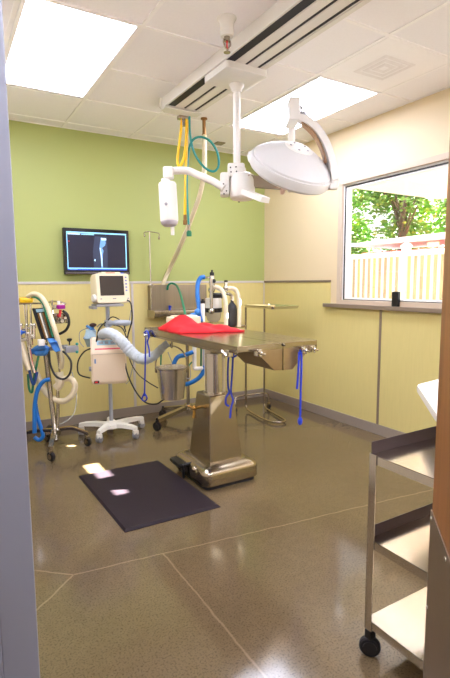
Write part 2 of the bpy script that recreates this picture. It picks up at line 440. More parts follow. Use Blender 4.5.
g = G(); p = (2.70,4.64); g.box((p[0]-.05,p[1]-.05,HC-.012),(p[0]+.05,p[1]+.05,HC),.006)
tag(obj('ceiling_vent', g, pm('grey_vent',(150,140,120),.6)), 'small dark square ceiling vent over the green wall', 'vent')
t = thing('sprinkler_head', 'white fire sprinkler head with red bulb hanging from ceiling', 'sprinkler', (1.51,2.5,HC-.2))
g = G(); g.lathe((1.51,2.5,HC),(0,0,-1),[(.056,0),(.056,.006),(.05,.012),(.04,.03),(.038,.085),(.036,.1),(.02,.1)],24); obj('escutcheon', g, 'white', t)
g = G(); g.cyl((1.51,2.5,HC-.095),(1.51,2.5,HC-.125),.017); g.tube([(1.49,2.5,HC-.115),(1.488,2.5,HC-.14),(1.51,2.5,HC-.172)],.005); g.tube([(1.53,2.5,HC-.115),(1.532,2.5,HC-.14),(1.51,2.5,HC-.172)],.005)
g.lathe((1.51,2.5,HC-.17),(0,0,-1),[(.007,0),(.007,.008),(.02,.012),(.02,.015)],16); obj('frame_arms', g, 'dull', t)
g = G(); g.cyl((1.51,2.5,HC-.122),(1.51,2.5,HC-.165),.005); obj('bulb', g, 'redpl', t)

# track on the ceiling
TX0, TX1, TY1 = 1.655, 1.965, 3.77
t = thing('ceiling_track', 'long white ceiling track with dark slots above the operating table', 'ceiling track', (1.81,2,HC-.09))
g = G(); g.box((TX0,.15,HC-.085),(TX1,TY1,HC-.0),.006); obj('housing', g, 'white', t)
g = G(); g.prism([(TX0-.012,TY1,HC),(TX0-.012,TY1,HC-.075),(TX0+.03,TY1,HC-.105),(TX1-.03,TY1,HC-.105),(TX1+.012,TY1,HC-.075),(TX1+.012,TY1,HC)],(0,.022,0))
g.box((TX0-.01,TY1-.09,HC-.105),(TX1+.01,TY1+.002,HC-.093),.004); obj('end_cap', g, 'white', t)
for a, b in ((.014,.072),(.150,.166),(.246,.264)):
    g = G(); g.box((TX0+a,.2,HC-.0865),(TX0+b,TY1-.10,HC-.083)); obj('slot', g, 'slot', t)
g = G(); g.box((TX0+.078,.18,HC-.089),(TX0+.145,TY1-.1,HC-.084),.001); g.box((TX0+.172,.18,HC-.089),(TX0+.24,TY1-.1,HC-.084),.001); g.box((TX0+.275,.18,HC-.091),(TX1,TY1-.1,HC-.084),.001); obj('rail', g, 'white', t)
#%%LAMP
# ------------------------------------------------------------------ the surgical lamp hanging from the track's carriage
PX, PY = 1.845, 2.93
t = thing('surgical_lamp', 'white ceiling-hung surgical lamp with domed head and jointed side arm', 'surgical lamp', (PX,PY,2.0))
g = G()
a = rrect(1.665,2.76,1.985,3.07,HC-.088,.02); b = rrect(1.665,2.76,1.985,3.07,HC-.13,.02); c = rrect(1.72,2.81,1.93,3.02,HC-.15,.03)
g.loft([a,b,c]); obj('carriage', g, 'white', t)
g = G(); g.lathe((PX,PY,HC-.15),(0,0,-1),[(.052,0),(.05,.012),(.036,.03),(.034,.05),(.025,.05)],20); g.cyl((PX,PY,HC-.19),(PX,PY,2.24),.0245,n=20); obj('pole', g, 'white', t)
hubR = rz(-30)
g = G()
g.lathe((PX,PY,2.245),(0,0,-1),[(.05,0),(.062,.012),(.064,.03),(.064,.07)],20)
g.box((PX-.066,PY-.045,2.17),(PX+.052,PY+.045,2.262),.012,R=hubR)
g.lathe((PX+.03,PY-.02,2.2),(0,0,-1),[(.055,0),(.08,.012),(.088,.05),(.09,.12),(.087,.165),(.07,.18),(.02,.182)],28)
g.box((PX-.105,PY-.01,2.045),(PX-.04,PY+.10,2.20),.014,R=hubR)
hub = obj('hub', g, 'white', t)
for px, py in ((230.5,167.5),(236,167),(231,172),(236.5,171.5),(223.5,184),(224,194),(226.5,191),(239,202)):
    p = D(px,py,3.19); g = G(); g.lathe(p,-FW,[(.005,0),(.005,.004),(.001,.006)],8); 
    # seat the screw on the hub's skin
    obj('screw', g, 'black', hub)
hz0 = D(222,188,3.3)
g = G(); g.tube([D(224,188,3.3),D(212,181,3.32),D(198,175,3.34),D(190,171.5,3.35),D(183,170.5,3.35),D(170,171,3.35)],.026,n=14,smooth=4); obj('counter_arm', g, 'white', t)
cx = D(168.5,176,3.35)
g = G(); g.box(cx+Vector((-.036,-.036,-.02)),cx+Vector((.036,.036,.06)),.012,R=rz(-30)); g.cyl(cx+Vector((-.018,.01,-.02)),cx+Vector((-.018,.01,-.075)),.03); obj('elbow', g, 'white', t)
c0, c1 = D(167.3,182.5,3.35), D(169.5,223,3.35); ax = c1-c0
g = G(); g.lathe(c0,ax,[(.03,-.0),(.056,.004),(.062,.012),(.0635,ax.length-.02),(.060,ax.length-.008)],28); cyl = obj('cylinder_head', g, 'white', t)
g = G(); g.lathe(c0+ax,ax,[(.060,-.009),(.058,.004),(.045,.018),(.02,.022)],28); obj('cylinder_collar', g, pm('lilac_grey_ring',(190,184,200),.35,.3), cyl)
e = D(172.5,227,3.33); g = G(); g.cyl(e,e+Vector((0,0,-.055)),.013,n=14); obj('cylinder_tip', g, 'white', cyl)
e = D(166,204,3.28); g = G(); g.lathe(D(166,204,3.288),-FW,[(.011,0),(.011,.004),(.004,.006)],12); obj('cylinder_button', g, 'grey_pl', cyl)
# short forward stub of the hub
s0, s1 = D(245,192,3.3), D(265.5,200,3.16)
g = G(); g.sweep([s0,s1],(0,0,1),.036,.075,0); obj('stub_arm', g, 'white', t)
# lamp arm passes behind the head, post rises to the yoke bracket
e0, e1 = D(246,181,3.3), D(291,185,3.62)
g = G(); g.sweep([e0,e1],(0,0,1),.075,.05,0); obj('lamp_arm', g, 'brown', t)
b1 = D(294.5,114,3.55)
g = G(); g.cyl(e1+Vector((0,0,-.05)),Vector((e1.x,e1.y,b1.z-.03)),.026,n=16); g.tube([Vector((e1.x,e1.y,b1.z-.05)),Vector((e1.x,e1.y,b1.z)),b1],.026,n=14,smooth=5); obj('riser_post', g, 'white', t)
br = D(294,112.5,3.36)
g = G(); g.box(br+Vector((-.038,-.09,-.075)),br+Vector((.038,.12,.075)),.01,R=rz(-30)); bro = obj('yoke_bracket', g, 'white', t)
g = G()
for px, py, r in ((301,108,.016),(303.5,114,.02),(306,120,.015)): g.ball(D(px,py,3.34), r)
g.cyl(D(300,112,3.34),D(307,117,3.34),.013); obj('knob', g, 'grey_pl', bro)
# head: axis points up and back towards the doorway
LC = D(288.5,175.5,3.3)
_v = (LC-EYE).normalized(); _r2 = (RT-_v*RT.dot(_v)).normalized(); _u2 = _r2.cross(_v)
AX = (-_v*.33 + (_r2*.34+_u2*.94)*.944).normalized()
g = G(); R0 = .292
g.lathe(LC,AX,[(R0*.90,0),(R0*.96,.008),(R0*.99,.02),(R0,.062),(R0*.985,.080),(R0*.95,.080),(R0*.945,.094),(R0*.90,.106),(R0*.78,.132),(R0*.60,.160),(R0*.44,.182),(R0*.34,.192),(.001,.195)],48)
head = obj('lamp_head', g, pm('lamp_head_enamel',(204,203,203),.35,var=.015), t, angle=28)
g = G(); g.lathe(LC-AX*.001,-AX,[(R0*.9,0),(R0*.89,.003),(.05,.012),(.001,.013)],40); obj('lens', g, pm('frosted_lens',(225,222,215),.3), head)
g = G(); top = LC+AX*.172; g.lathe(top,AX,[(.1,0),(.098,.02),(.09,.028),(.001,.03)],32); plate = obj('top_plate', g, 'white', head)
sx, sy = frame(AX)
for k in range(5):
    an = k*2*PI/5+.4; g = G(); g.lathe(top+AX*.029+sx*.062*math.cos(an)+sy*.062*math.sin(an),AX,[(.008,0),(.006,.004),(.001,.005)],10); obj('screw', g, 'grey_pl', plate)
g = G(); g.tube([D(254,151,3.3),D(250.5,155,3.26),D(251.5,160,3.22),D(258,164,3.2),D(263,165,3.2)],[.014,.02,.022,.02,.014],n=10); obj('side_handle', g, 'white', head)
hb = LC-AX*.008
g = G(); g.cyl(hb,hb-AX*.11,.018,.016); g.ball(hb-AX*.115,.019); obj('grip', g, pm('pinkish_grip',(226,196,180),.5), head)
# C-shaped yoke
yk = [D(299,119,3.34),D(307,122,3.32),D(317,131,3.29),D(325.5,145,3.26),D(331,162,3.24),D(334,182,3.24)]
g = G(); g.sweep(yk,FW+UP*.25,.11,.045,8); yoke = obj('yoke', g, 'white', t)
g = G(); g.sweep([p-RT*.034-UP*.012 for p in yk[1:-1]],FW,.05,.012,8); obj('yoke_shade_strip', g, pm('brown_shade',(160,124,92),.5), yoke)  # brown strip paints the shade on the yoke's underside
g = G(); g.ball(D(333.5,184,3.23),.038,sc=(1,1,1)); g.box(D(333,187,3.22)-Vector((.03,.03,.018)),D(333,187,3.22)+Vector((.03,.03,.018)),.008,R=rz(-30)); obj('pivot', g, 'white', yoke)

# ------------------------------------------------------------------ gas hoses hanging at the end of the track
DH = 4.03
g = G(); q = D(183.5,112,DH); g.cyl(Vector((q.x,q.y,HC-.06)),Vector((q.x,q.y,HC-.18)),.022,n=14); g.box((q.x-.05,q.y-.03,HC-.13),(q.x+.05,q.y+.03,HC-.1),.006)
tag(obj('hose_fitting', g, 'dull'), 'small metal hose outlet under the end of the ceiling track', 'fitting')
g = G(); g.tube([D(182,116,DH),D(181,130,DH),D(178.5,150,DH),D(177.5,162,DH),D(180,166,DH),D(184,157,DH),D(186,140,DH),D(186.5,117,DH)],.011)
tag(obj('yellow_hose', g, 'yellow'), 'looped yellow gas hose turning back up to the ceiling track end', 'hose')
t = thing('yellow_hose', 'straight hanging yellow gas hose with metal plug at its end', 'hose', D(186,218,DH))
g = G(); g.tube([D(187.5,117,DH+.02),D(186.5,150,DH+.02),D(185.5,185,DH),D(185,216,DH)],.012); obj('hose', g, 'yellow', t)
g = G(); q = D(185,216,DH); g.lathe(q,(0,0,-1),[(.012,-.01),(.014,0),(.014,.03),(.018,.035),(.018,.07),(.010,.075)],14); obj('plug', g, 'bronze', t)
t = thing('teal_hose', 'teal gas hose with one round coil hanging from the ceiling track', 'hose', D(189,238,DH))
g = G(); g.tube([D(189.5,113,DH),D(190,134,DH),D(194,152,DH),D(203,166,DH),D(213,171.5,DH),D(218.5,166,DH),D(217.5,153,DH),D(210,141,DH),D(200,137,DH),D(192,141,DH+.03),D(188.5,154,DH+.03),D(187,180,DH),D(187.5,205,DH),D(189,229,DH)],.0095); obj('hose', g, 'teal', t)
g = G(); q = D(189,227,DH); g.lathe(q,(0,0,-1),[(.010,-.02),(.013,-.018),(.013,.03),(.010,.03)],14); obj('ferrule', g, 'dull', t)
g = G(); g.lathe(q,(0,0,-1),[(.016,.03),(.022,.045),(.022,.075),(.012,.078)],14); obj('plug', g, 'green_hose', t)
t = thing('ceiling_hose', 'long beige hose slanting from ceiling down to the steel wall unit', 'hose', D(204,118,4.38))
g = G(); q = D(204,119,4.38); g.lathe((q.x,q.y,HC),(0,0,-1),[(.03,0),(.03,.012),(.016,.016),(.016,.14),(.022,.14),(.022,.16),(.014,.165)],16); obj('ceiling_outlet', g, 'bronze', t)
q = Vector((q.x,q.y,HC-.15))
g = G(); g.tube([q,D(204.5,150,4.38),D(204,172,4.4),D(200,194,4.5),D(193,214,4.65),D(182,242,4.85),at(170,268,y=YB-.06),at(163,284,y=YB-.035),at(161.5,292,y=YB-.032)],.0225,ripple=.03,period=.02,n=12); obj('hose', g, 'beige_hose', t)
#%%TABLE
# ------------------------------------------------------------------ operating table
X0, X1, Y0, Y1, ZT = 1.475, 2.085, 2.345, 3.815, 1.072
BX, BY = 1.725, 3.06
t = thing('operating_table', 'stainless steel operating table on a tapered pedestal in mid room', 'operating table', (BX,BY,0))
g = G()
def base_loop(k, z, r): return rrect(BX-.232+k, BY-.262+k, BX+.232-k, BY+.262-k, z, r, 6)
g.loft([base_loop(.004,.028,.06),base_loop(0,.034,.06),base_loop(0,.105,.06),base_loop(.012,.128,.055),base_loop(.04,.145,.045),base_loop(.085,.165,.03)])
obj('base', g, 'steel_h', t)
g = G(); g.loft([base_loop(.02,0,.05),base_loop(.02,.03,.05)]); obj('skirt', g, 'rubber', t)
g = G()
def ped(a, b, z, r=.008): return rrect(BX-a, BY-b, BX+a, BY+b, z, r, 3)
g.loft([ped(.137,.165,.155),ped(.101,.106,.625),ped(.094,.099,.632)]); obj('pedestal', g, 'steel', t)
g = G(); g.box((BX-.06,BY-.045,.62),(BX+.07,BY+.055,1.02),.01); obj('inner_column', g, 'cream_enamel', t)
g = G(); C = Vector((BX-.012,BY-.01,.628)); g.lathe(C,(0,0,1),[(.082,0),(.082,.012),(.065,.016),(.065,.30),(.062,.30),(.062,.02)],40,cap=False); obj('column_sleeve', g, 'steel_cart', t)
g = G()
zt = ZT
ym = (Y0+Y1)/2
for xa, xb in ((X0,(X0+X1)/2-.004),((X0+X1)/2+.004,X1)):
    g.box((xa,Y0,zt-.012),(xb,Y1,zt),.003)
for a, b in (((X0,Y0,zt-.045),(X0+.004,Y1,zt-.002)),((X1-.004,Y0,zt-.045),(X1,Y1,zt-.002)),((X0,Y0,zt-.036),(X1,Y0+.004,zt-.002)),((X0,Y1-.004,zt-.045),(X1,Y1,zt-.002))): g.box(a,b,.001)
top = obj('tabletop', g, 'steel_h', t)
g = G(); g.box((X0+.03,Y0+.35,zt-.055),(X1-.03,Y1-.12,zt-.013)); obj('underframe', g, 'rail_dark', t)
for s, x in ((-1,X0+.012),(1,X1-.012)):
    g = G(); g.box((x-.006,Y0+.16,zt-.066),(x+.006,Y1-.05,zt-.048),.002)
    for y in (Y0+.2,ym,Y1-.1): g.box((x-.005,y-.015,zt-.05),(x+.005,y+.015,zt-.03))
    obj('side_rail', g, 'dull', t)
g = G()                                                     # V-shaped drain trough below the near end
sec = [(1.60,1.040),(1.745,.905),(1.885,.897),(2.06,1.040)]
g.loft([[Vector((x,y,z)) for x, z in ((1.60,1.058),)+tuple(sec)+((2.06,1.058),)] for y in (Y0+.004,Y0+.34)]+[[Vector((1.6+.46*k,Y0+.62,1.058-.02*(0<i<5))) for i, k in enumerate((0,0,.33,.62,1,1))]])
dr = obj('drain_trough', g, pm('brown_reflecting_steel',(176,156,130),.35,1,var=.05), t)
g = G(); g.box((1.808,Y0-.002,.9),(1.815,Y0+.005,1.062)); g.lathe((1.812,Y0-.004,1.06),(0,-1,0),[(.009,0),(.009,.006),(.002,.009)],12); obj('fold_seam', g, 'steel', dr)
g = G(); g.box((X1-.03,Y0-.0,zt-.075),(X1-.02,Y0+.03,zt-.03)); g.box((X1-.012,Y0,zt-.075),(X1-.002,Y0+.03,zt-.03)); obj('end_bracket', g, 'steel', t)
def cleat(p, out):
    p = Vector(p); o = Vector(out); s = Vector((0,0,1)).cross(o)
    g = G(); g.cyl(p-o*.012,p+o*.03,.008,n=12); g.ball(p+o*.034,.012,sc=(1,1,1))
    g.tube([p+o*.034-s*.028+Vector((0,0,.014)),p+o*.036,p+o*.034+s*.028-Vector((0,0,.010))],.006,smooth=3); g.tube([p+o*.034+Vector((0,0,-.022)),p+o*.036,p+o*.034+Vector((0,0,.018))],.006,smooth=3)
    g.box(p-o*.016-s*.02-Vector((0,0,.022)) if False else p-Vector((.018,.018,.022)),p+Vector((.018,.018,.022)),.004)
    return obj('tie_cleat', g, 'chrome', t)
cleat((1.615,Y0-.01,1.028),(0,-1,0)); cleat((1.955,Y0-.01,1.018),(0,-1,0)); cleat((2.03,Y0-.005,1.02),(0,-1,0))
cleat((X0-.01,2.42,1.025),(-1,0,0)); cleat((X0-.01,3.70,1.018),(-1,0,0))
g = G(); q = Vector((BX-.112,BY+.02,.53)); g.cyl(q,q+Vector((-.045,0,0)),.012); g.ball(q+Vector((-.05,0,0)),.02); g.cyl(q+Vector((-.05,0,0)),q+Vector((-.056,.0,-.075)),.010,.013); g.cyl(q+Vector((-.05,0,0)),q+Vector((-.09,.03,.012)),.008)
obj('valve_handle', g, 'brass', t)
g = G(); q = Vector((BX-.236,BY+.13,.105))                 # foot pedal
g.box(q+Vector((-.055,-.10,-.02)),q+Vector((.02,.08,.015)),.015); g.cyl(q+Vector((-.03,-.12,.012)),q+Vector((.07,-.15,.03)),.012,.008); g.cyl(q+Vector((-.02,-.09,0)),q+Vector((-.02,-.105,-.095)),.009); obj('foot_pedal', g, 'black', t)
g = G(); q = Vector((BX-.226,BY-.10,.115)); g.ball(q,.026,sc=(1,1,.9)); g.cyl(q+Vector((.0,-.03,0)),q+Vector((-.01,-.06,-.01)),.014); obj('pedal_valve', g, 'dull', t)

# red quilted pad lying folded on the far half of the table
g = G(); nx, ny = 22, 14
c4 = [Vector((1.515,3.63,0)),Vector((1.485,3.17,0)),Vector((1.96,3.03,0)),Vector((2.03,3.42,0))]
def pad(u, v, top):
    a = c4[1].lerp(c4[2],u); b = c4[0].lerp(c4[3],u); p = a.lerp(b,v)
    e = min(u,1-u)*4; e2 = min(v,1-v)*4; k = min(1,e)**.5*min(1,e2)**.5
    hump = .075*math.exp(-((u-.2)/.20)**2-((v-.62)/.34)**2)
    hgt = .012+.036*k*(1-.45*u)+hump*k+.010*math.sin(u*17+v*5)*k+.006*math.sin(v*16-u*4)*k
    p = p+Vector((.010*math.sin(v*14+u*3),.014*math.sin(u*11+v*2),0))
    p.z = ZT+.002+(hgt if top else 0)
    return p
tv = [[g.v(pad(i/nx,j/ny,True)) for j in range(ny+1)] for i in range(nx+1)]
bv = [[g.v(pad(i/nx,j/ny,False)) for j in range(ny+1)] for i in range(nx+1)]
for i in range(nx):
    for j in range(ny):
        g.f([tv[i][j],tv[i+1][j],tv[i+1][j+1],tv[i][j+1]]); g.f([bv[i][j],bv[i][j+1],bv[i+1][j+1],bv[i+1][j]])
for i in range(nx):
    g.f([tv[i][0],bv[i][0],bv[i+1][0],tv[i+1][0]]); g.f([tv[i][ny],tv[i+1][ny],bv[i+1][ny],bv[i][ny]])
for j in range(ny):
    g.f([tv[0][j],tv[0][j+1],bv[0][j+1],bv[0][j]]); g.f([tv[nx][j],bv[nx][j],bv[nx][j+1],tv[nx][j+1]])
tag(obj('red_pad', g, 'red', angle=70), 'bright red rumpled pad lying folded on the operating table', 'pad')

# cords tied to the table
def cord(pts_list, label, beads=()):
    g = G()
    for p in pts_list: g.tube(p, .0068, n=8)
    for b in beads: g.ball(b, .016, sc=(1,1,1.7))
    return tag(obj('tie_cord', g, 'blue_cord'), label, 'tie cord', 'blue tie cords on the table')
dx = 3.27
cord([[D(231,355,dx),D(229.5,349,dx-.02),D(233,346.5,dx-.03),D(237.5,349,dx-.03),D(236.5,355,dx-.02),D(232,357,dx),D(231,352,dx),D(234,351,dx-.01),D(233,358,dx),D(232,375,dx),D(231,392,dx),D(233,400,dx),D(231,408,dx-.01),D(230,418,dx)],
      [D(229.5,350,dx),D(228,365,dx),D(228,385,dx),D(229,392,dx),D(226,398,dx),D(226,404,dx),D(229,406,dx)]],
     'blue cord knotted on near long side of table above pedestal')
yc = Y0-.025
cord([[at(300,350,y=yc),at(301.5,357,y=yc),at(301,380,y=yc),at(300.5,400,y=yc),at(300,418,y=yc)],[at(299,352,y=yc-.006),at(298.8,362,y=yc-.006),at(298,375,y=yc-.006),at(297,389,y=yc-.006)]],
     'blue cord with beaded end hanging from the drain end of the table', [at(300,421,y=yc)])
xc = X0-.02
cord([[at(144,333,x=xc),at(147,331,x=xc),at(149,336,x=xc),at(147.5,342,x=xc),at(149,349,x=xc),at(149.5,357,x=xc)],[at(146,333,x=xc-.005),at(145.5,350,x=xc-.005),at(145,375,x=xc-.005),at(144.5,396,x=xc-.005)],[at(144.5,393,x=xc-.005),at(142,399,x=xc-.005),at(145,401,x=xc-.005),at(147,398,x=xc-.005),at(145,394,x=xc-.005)]],
     'blue cord looped at the far corner of the table beside the bucket')

# stainless bucket hung under the far end
bc = Vector((1.69,3.75,.445))
t2 = thing('bucket', 'stainless steel bucket hanging by its handle under the far table end', 'bucket', bc)
g = G(); g.lathe(bc,(0,0,1),[(.09,0),(.1,.004),(.133,.262),(.138,.27),(.139,.277),(.134,.28),(.130,.272),(.097,.01),(.001,.008)],40,cap=False); obj('body', g, pm('bucket_steel',(228,225,220),.26,1,var=.08,scale=10,stretch=(14,14,.4)), t2)
g = G(); sx = RT.copy(); sx.z = 0; sx.normalize()
hp = [bc+sx*.138+Vector((0,0,.255)),bc+sx*.135+Vector((0,0,.33)),bc+sx*.085+Vector((0,0,.425)),bc+Vector((0,0,.46)),bc-sx*.085+Vector((0,0,.425)),bc-sx*.135+Vector((0,0,.33)),bc-sx*.138+Vector((0,0,.255))]
g.tube(hp,.006,n=8); obj('handle', g, 'dull', t2)
for k in (-1,1):
    g = G(); g.box(bc+sx*.132*k+Vector((-.014,-.014,.23)),bc+sx*.132*k+Vector((.014,.014,.275)),.004); obj('ear', g, 'dull', t2)
hk = bc+Vector((0,0,.46)); g = G(); g.tube([hk+Vector((0,.02,.02)),hk+Vector((0,.018,-.008)),hk+Vector((0,-.008,-.012)),hk+Vector((0,-.012,.02)),hk+Vector((0,0,.112))],.006); tag(obj('bucket_hook', g, 'dull'), 'bent metal hook under tabletop carrying the steel bucket', 'hook')

# dark mat
g = G(); mp = [(.815,3.545),(1.452,3.525),(1.478,2.56),(.842,2.575)]
cx_, cy_ = 1.147, 3.05
def inset(k, z): return [Vector((cx_+(x-cx_)*k, cy_+(y-cy_)*k, z)) for x, y in mp]
g.loft([inset(1,.001),inset(1,.004),inset(.965,.015)])
tag(obj('floor_mat', g, 'mat', angle=10), 'dark rectangular anti-fatigue mat on floor beside table pedestal', 'mat')
#%%MON
# ------------------------------------------------------------------ wall screen with an x-ray picture
t = thing('television', 'black flat screen on green wall showing a bone x-ray', 'television', (1.40,YB,1.53))
TA, TB, TZ0, TZ1, TY = 1.070, 1.735, 1.535, 1.985, 4.862
g = G(); g.box((TA,TY,TZ0),(TB,TY+.045,TZ1),.008); obj('housing', g, pm('glossy_black',(16,14,18),.15), t)
g = G(); g.box((1.25,TY+.044,1.62),(1.55,YB,1.9)); obj('wall_bracket', g, 'black', t)
g = G(); g.box((TA+.01,TY-.003,TZ0+.004),(TB-.01,TY+.002,TZ0+.022),.002); obj('bottom_strip', g, pm('bezel_grey',(96,88,92),.35,.3), t)
g = G(); g.box((1.625,TY-.005,TZ0+.008),(1.665,TY-.002,TZ0+.018),.001); obj('power_light', g, 'scr_blue', t)
sx0, sx1, sz0, sz1 = TA+.032, TB-.032, TZ0+.042, TZ1-.036
g = G(); g.box((sx0,TY-.002,sz0),(sx1,TY+.001,sz1)); scr = obj('screen', g, 'scr_dark', t)
def spatch(name, mat, poly, dy=.003):
    g = G(); g.prism([(sx0+u*(sx1-sx0),TY-dy,sz0+v*(sz1-sz0)) for u, v in poly],(0,.0008,0)); return obj(name, g, mat, scr)
spatch('title_bar','scr_bar',[(0,.965),(1,.965),(1,1),(0,1)]); spatch('tool_bar','scr_bone2',[(.02,.925),(.22,.925),(.22,.955),(.02,.955)])
spatch('tool_bar','scr_bar',[(.24,.93),(.45,.93),(.45,.95),(.24,.95)]); spatch('side_bar','scr_bar',[(0,.04),(.012,.04),(.012,.96),(0,.96)]); spatch('side_bar','scr_bar',[(.985,.04),(1,.04),(1,.96),(.985,.96)])
spatch('task_bar','scr_bar',[(0,.035),(1,.035),(1,.06),(0,.06)]); spatch('task_bar','scr_blue',[(0,0),(1,0),(1,.033),(0,.033)]); spatch('status_text','scr_bone',[(.03,.008),(.16,.008),(.16,.024),(.03,.024)],.004)
spatch('red_marker','scr_red',[(.025,.735),(.05,.74),(.05,.755),(.025,.755)])
spatch('limb_shadow', emission('screen_limb',(38,46,70),.8), [(.43,.06),(.66,.06),(.67,.4),(.66,.9),(.46,.9),(.42,.5)],.0025)
spatch('bone','scr_bone',[(.555,.06),(.58,.06),(.578,.25),(.585,.42),(.60,.52),(.575,.6),(.535,.62),(.53,.58),(.545,.45),(.55,.25)])
spatch('bone','scr_bone',[(.535,.62),(.575,.595),(.625,.66),(.64,.72),(.64,.86),(.56,.87),(.55,.76),(.54,.68)],.0032)
spatch('bone_edge','scr_bone2',[(.535,.6),(.55,.6),(.575,.3),(.57,.1),(.56,.1),(.555,.3)],.0042)
spatch('bone_edge','scr_bone2',[(.57,.80),(.65,.80),(.65,.86),(.56,.865)],.0042)
spatch('bright_spot','scr_bone2',[(.435,.25),(.455,.23),(.46,.29),(.445,.30)],.0042)

# ------------------------------------------------------------------ mobile stand, patient monitor, warming unit
SX, SY = 1.33, 4.36
t = thing('mobile_stand', 'wheeled pale stand with five-legged base carrying monitor and warmer', 'stand', (SX,SY,0))
g = G(); g.cyl((SX,SY,.1),(SX,SY,1.26),.018,n=18); obj('pole', g, 'bluegrey', t)
legs = [(1.095,4.56),(1.175,4.24),(1.50,4.175),(1.665,4.46),(1.39,4.62)]
g = G(); g.lathe((SX,SY,.085),(0,0,1),[(.07,0),(.085,.01),(.08,.04),(.045,.055),(.035,.07),(.001,.07)],24); obj('base_hub', g, 'white_pl', t)
for i, (x, y) in enumerate(legs):
    g = G(); d = Vector((x-SX,y-SY,0)); n_ = Vector((-d.y,d.x,0)).normalized(); e = Vector((x,y,.1))
    s_ = Vector((SX,SY,.112))
    lp = []
    for k, w, h_, dz in ((0,.045,.026,0),(.5,.034,.022,.012),(.85,.030,.020,.008),(1.05,.022,.016,0)):
        p = s_.lerp(e,k)+Vector((0,0,dz)); lp.append([p+n_*a*w+Vector((0,0,b*h_)) for a, b in ((-1,-.9),(-.8,.6),(-.4,1),(.4,1),(.8,.6),(1,-.9))])
    g.loft(lp); lg = obj('leg', g, 'white_pl', t)
    g = G(); cw = Vector((x,y,.032)); ax = n_ if i % 2 else d.normalized()
    g.cyl(cw-ax*.02,cw+ax*.02,.032,n=20); cs = obj('caster', g, 'grey_pl', t)
    g = G(); g.cyl((x,y,.04),(x,y,.09),.014); g.box(cw+Vector((-.026,-.026,.006)),cw+Vector((.026,.026,.052)),.012); obj('caster_hood', g, 'white_pl', cs)
g = G(); hz = 1.075; g.cyl((SX,SY,hz-.03),(SX,SY,hz+.03),.034); g.tube([(SX,SY-.02,hz),(SX+.05,SY-.10,hz+.012),(SX+.13,SY-.12,hz+.008),(SX+.19,SY-.10,hz+.004)],[.022,.027,.027,.022]); obj('handle', g, 'bluegrey', t)
g = G(); g.box((SX-.13,SY-.11,1.235),(SX+.12,SY+.07,1.258),.006); g.box((SX-.16,SY-.09,1.215),(SX-.12,SY+.05,1.24),.004); obj('tray', g, 'grey_pl', t)

mT = local((1.352,4.36,1.258), 8, -5)
t = thing('patient_monitor', 'cream patient monitor with dark square screen on top of mobile stand', 'monitor', (1.352,4.36,1.262))
g = G(mT); W2 = .162
fr = rrect(-W2,0,W2,.268,0,.022,4)
def sec(y, k, dz=0): return [Vector((p.x*k, y, .134+(p.y-.134)*k+dz)) for p in fr]
g.loft([sec(-.10,.94),sec(-.098,.985),sec(-.085,1),sec(.0,1),sec(.06,.9),sec(.075,.86)])
g.box((-.10,-.088,.262),(.09,-.0,.282),.008)
body = obj('body', g, 'cream_pl', t)
g = G(mT); g.box((-.128,-.1035,.068),(.105,-.098,.246),.002); obj('screen', g, 'lcd', t)
g = G(mT); g.box((-.06,-.092,.270),(.03,-.0885,.277)); obj('red_badge', g, pm('pale_red_mark',(206,110,100),.5), t)
for k in range(5):
    g = G(mT); g.box((.120,-.1035,.226-k*.030),(.138,-.098,.239-k*.030),.002); obj('button', g, pm('blue_button',(110,130,190),.5), t)
g = G(mT); g.lathe((-.166,-.055,.05),(-1,0,0),[(.034,-.01),(.034,.016),(.028,.022),(.001,.022)],20); obj('side_knob', g, 'white_pl', t)
for u in (-.125,-.005,.012,.14):
    g = G(mT); g.box((u-.007,-.1025,.035),(u+.009,-.098,.045),.002); obj('key', g, 'grey_pl', t)

wT = local((1.30,4.285,.535), -14) @ Matrix.Diagonal((1,1,1.08,1))
t = thing('warming_unit', 'cream forced-air warming unit on stand pole, with red stripe', 'warming unit', (1.30,4.285,.535))
g = G(wT)
pr_ = [(-.095,.02),(-.10,.035),(-.10,.26),(-.092,.285),(-.03,.385),(.0,.395),(.05,.395),(.05,0),(-.06,0),(-.085,.006)]
g.loft([[Vector((x,y,.0+z*.99+dz)) for y, z in pr_] for x, dz in ((-.155,0),(.155,0))])
bmesh.ops.bevel(g.bm, geom=[e for e in g.bm.edges if abs((e.verts[0].co-e.verts[1].co).length-.31) > .02], offset=.012, segments=3, affect='EDGES')
obj('body', g, 'pink_pl', t)
g = G(wT)
def slope(u, k, off=.003):                                   # point on the sloped console
    a = Vector((u,-.092,.282)); b = Vector((u,-.03,.381)); n_ = Vector((0,-.845,.534)); return a.lerp(b,k)+n_*off
g.loft([[slope(-.10,.50,-.002),slope(.07,.50,-.002),slope(.07,.86,-.002),slope(-.10,.86,-.002)],[slope(-.10,.50),slope(.07,.50),slope(.07,.86),slope(-.10,.86)]]); con = obj('console', g, 'labelblue', t)
for a, b in ((-.085,-.045),(-.03,.0),(.02,.055)):
    g = G(wT); g.loft([[slope(a,.58,.002),slope(b,.58,.002),slope(b,.76,.002),slope(a,.76,.002)],[slope(a,.58,.006),slope(b,.58,.006),slope(b,.76,.006),slope(a,.76,.006)]]); obj('button', g, 'grey_pl', con)
g = G(wT); g.loft([[slope(-.12,.14,-.002),slope(.13,.14,-.002),slope(.13,.24,-.002),slope(-.12,.24,-.002)],[slope(-.12,.14),slope(.13,.14),slope(.13,.24),slope(-.12,.24)]]); obj('red_stripe', g, 'pink_strip', t)
g = G(wT); g.box((-.138,-.104,.018),(-.092,-.096,.040),.003); sw = obj('power_switch', g, 'black', t)
